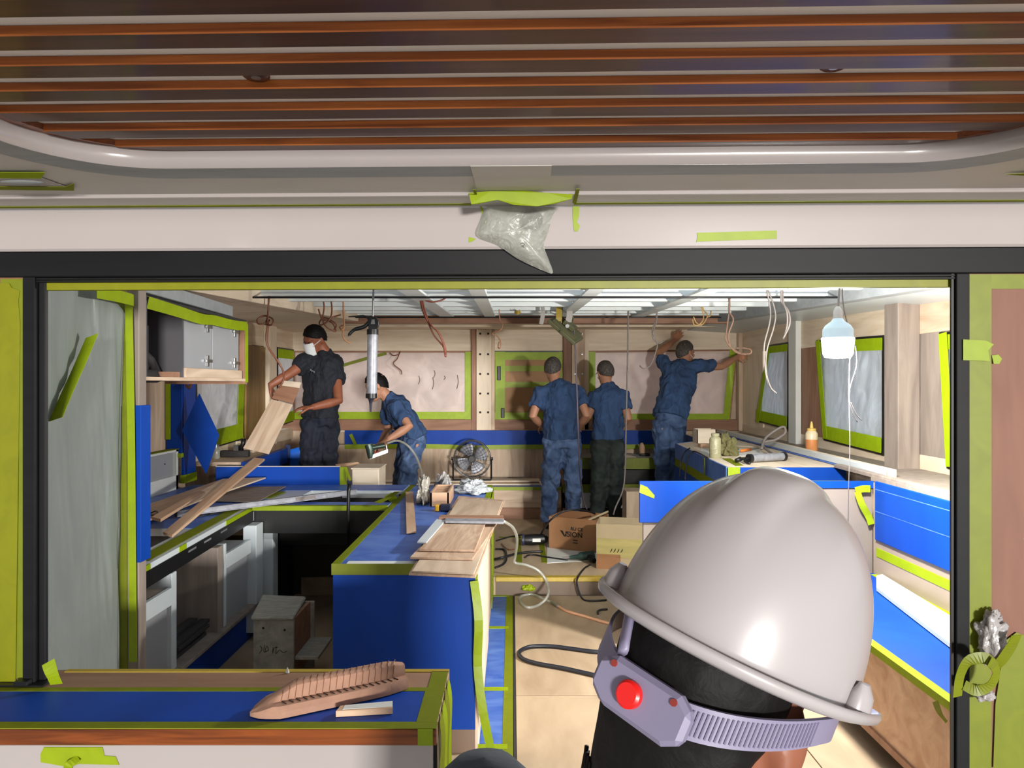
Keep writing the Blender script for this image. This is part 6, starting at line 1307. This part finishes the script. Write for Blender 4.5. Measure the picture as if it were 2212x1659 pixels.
# the wearer
wp = root('person', (HO.x, HO.y, 0), 'person seen from behind in the foreground, black hair under the white helmet', 'person')
hc = HM @ Vector((0, 0, -.045))
g = G(); head(g, hc, fF, uF, rF, 1.0)
g.ell(hc + rF * .085 + fF * .004 - uF * .022, rF * .010 + fF * -.006, fF * .022, uF * .036, 12, 8)
nk = hc - UP * .13 - fF * .02; g.tube([hc - UP * .03 - fF * .02, nk, nk - UP * .10], [.060, .058, .070], 14)
cen = nk - UP * .13 - Vector((fF.x, fF.y, 0)) * .03; rb_ = Vector((rF.x, rF.y, 0)).normalized(); fb_ = UP.cross(rb_)
g.loft([(cen + UP * .05, rb_ * .10, fb_ * .07), (cen - UP * .05, rb_ * .17, fb_ * .10), (cen - UP * .45, rb_ * .14, fb_ * .10), (cen - UP * .55, rb_ * .15, fb_ * .11)])
for s in (-1, 1):
    g.tube([cen + rb_ * .17 * s - UP * .03, cen + rb_ * .21 * s - UP * .28, cen + rb_ * .20 * s - UP * .52 + fb_ * .05], [.045, .040, .028], 10); hand(g, cen + rb_ * .20 * s - UP * .52 + fb_ * .05, -UP, -rb_ * s, .3, 1 if s < 0 else -1)
    g.tube([cen + rb_ * .08 * s - UP * .52, cen + rb_ * .09 * s - UP * .88, cen + rb_ * .09 * s + UP * (.07 - cen.z)], [.08, .055, .04], 10)
bd_ = build(g, 'body', M_skind, wp, smooth=True); soft(bd_, .007, 3)
g = G(); g.loft([(cen + UP * .075, rb_ * .075, fb_ * .072), (cen + UP * .035, rb_ * .15, fb_ * .085), (cen - UP * .03, rb_ * .21, fb_ * .115), (cen - UP * .30, rb_ * .19, fb_ * .13), (cen - UP * .58, rb_ * .18, fb_ * .14)])
for s in (-1, 1): g.tube([cen + rb_ * .15 * s, cen + rb_ * .20 * s - UP * .05, cen + rb_ * .23 * s - UP * .24], [.07, .075, .065], 12)
sh_o = build(g, 'shirt', mat('grey_blue_shirt', rgb(78, 86, 100), .85, .1, 8, bump=.1), wp, smooth=True); soft(sh_o, .012, 4, .01)
g = G(); g.loft([(cen - UP * .50, rb_ * .17, fb_ * .13), (cen - UP * .62, rb_ * .18, fb_ * .14), (cen - UP * .70, rb_ * .15, fb_ * .12)])
for s in (-1, 1): g.tube([cen + rb_ * .08 * s - UP * .58, cen + rb_ * .09 * s - UP * .9, cen + rb_ * .09 * s + UP * (.05 - cen.z)], [.10, .085, .07], 12)
tr_o = build(g, 'trousers', M_trsd, wp, smooth=True); soft(tr_o, .014, 4, .01)
for s in (-1, 1):
    b = cen + rb_ * .09 * s; b.z = 0.0
    build(G().loft([(b + UP * .002 + fb_ * .05, rb_ * .045, fb_ * .13), (b + UP * .05 + fb_ * .03, rb_ * .042, fb_ * .11), (b + UP * .09, rb_ * .04, fb_ * .05)]), 'shoe', M_shoe, wp, smooth='auto')
# hair: cap plus the mass hanging down the nape
g = G()
def hl(a): return hc + rF * a[0] + fF * a[1] + uF * a[2]
g.ell(hl((0, -.038, .02)), rF * .080, fF * .080, uF * .112)
g.ell(hl((0, -.050, -.03)), rF * .074, fF * .050, uF * .085)
mb_ = hl((-.008, -.040, -.06)); bkd = -Vector((fF.x, fF.y, 0)).normalized()
g.loft([(mb_ + UP * .075, rb_ * .030, fb_ * .024), (mb_ + UP * .04, rb_ * .058, fb_ * .044), (mb_ - UP * .02 + bkd * .003, rb_ * .068, fb_ * .052), (mb_ - UP * .10 + bkd * .012, rb_ * .074, fb_ * .056), (mb_ - UP * .18 + bkd * .014, rb_ * .074, fb_ * .050), (mb_ - UP * .26 + bkd * .010, rb_ * .070, fb_ * .035)])
ho_ = build(g, 'hair', M_hair, wp, smooth=True); soft(ho_, .006, 4, .0)
for k in range(60):
    a = (k / 59 - .5) * 2.6; st_ = mb_ + rb_ * .078 * math.sin(a) + bkd * .052 * math.cos(a) - UP * (.02 + .03 * random.random())
    j_ = lambda s: Vector((random.uniform(-s, s), random.uniform(-s, s), 0))
    build(G().tube([st_, st_ - UP * .08 + bkd * .012 + rb_ * .008 * math.sin(a) + j_(.004), st_ - UP * .17 + bkd * .012 + rb_ * .012 * math.sin(a) + j_(.010), st_ - UP * .25 + bkd * .010 + j_(.014)], [.0022, .002, .0015, .0006], 5), 'hair_lock', M_hair, ho_, smooth=True)

# rolled cloth standing at the bottom edge, only its rounded top shows
rc = P(1046, 1640, 1.0); rc.z = 0.0
rl_ = root('rolled_cloth', rc, 'grey-blue rolled cloth, its rounded top at the bottom edge by the bar end', 'cloth roll')
prof = [(0, 0), (.085, 0), (.09, .02)] + [(.088 + .004 * math.sin(i * 2.1), .02 + .09 * i) for i in range(1, 11)] + [(.084, .96), (.070, 1.00), (.045, 1.025), (.0, 1.035)]
g = G().lathe(prof, rc, (0, 0, 1), 32)
for v in g.v:
    q = v - rc; k = 1 + .06 * noise.noise(Vector((q.x * 14, q.y * 14, q.z * 4))); v.x = rc.x + q.x * k; v.y = rc.y + q.y * k
build(g, 'roll', mat('grey_blue_cloth', rgb(70, 78, 90), .9, .15, 20, bump=.2), rl_, smooth=True)
for z_ in (.3, .75): build(G().tube([rc + Vector((.095 * math.cos(a * math.pi / 12), .095 * math.sin(a * math.pi / 12), z_)) for a in range(25)], .004, 6), 'tie', M_cable, rl_, smooth=True)
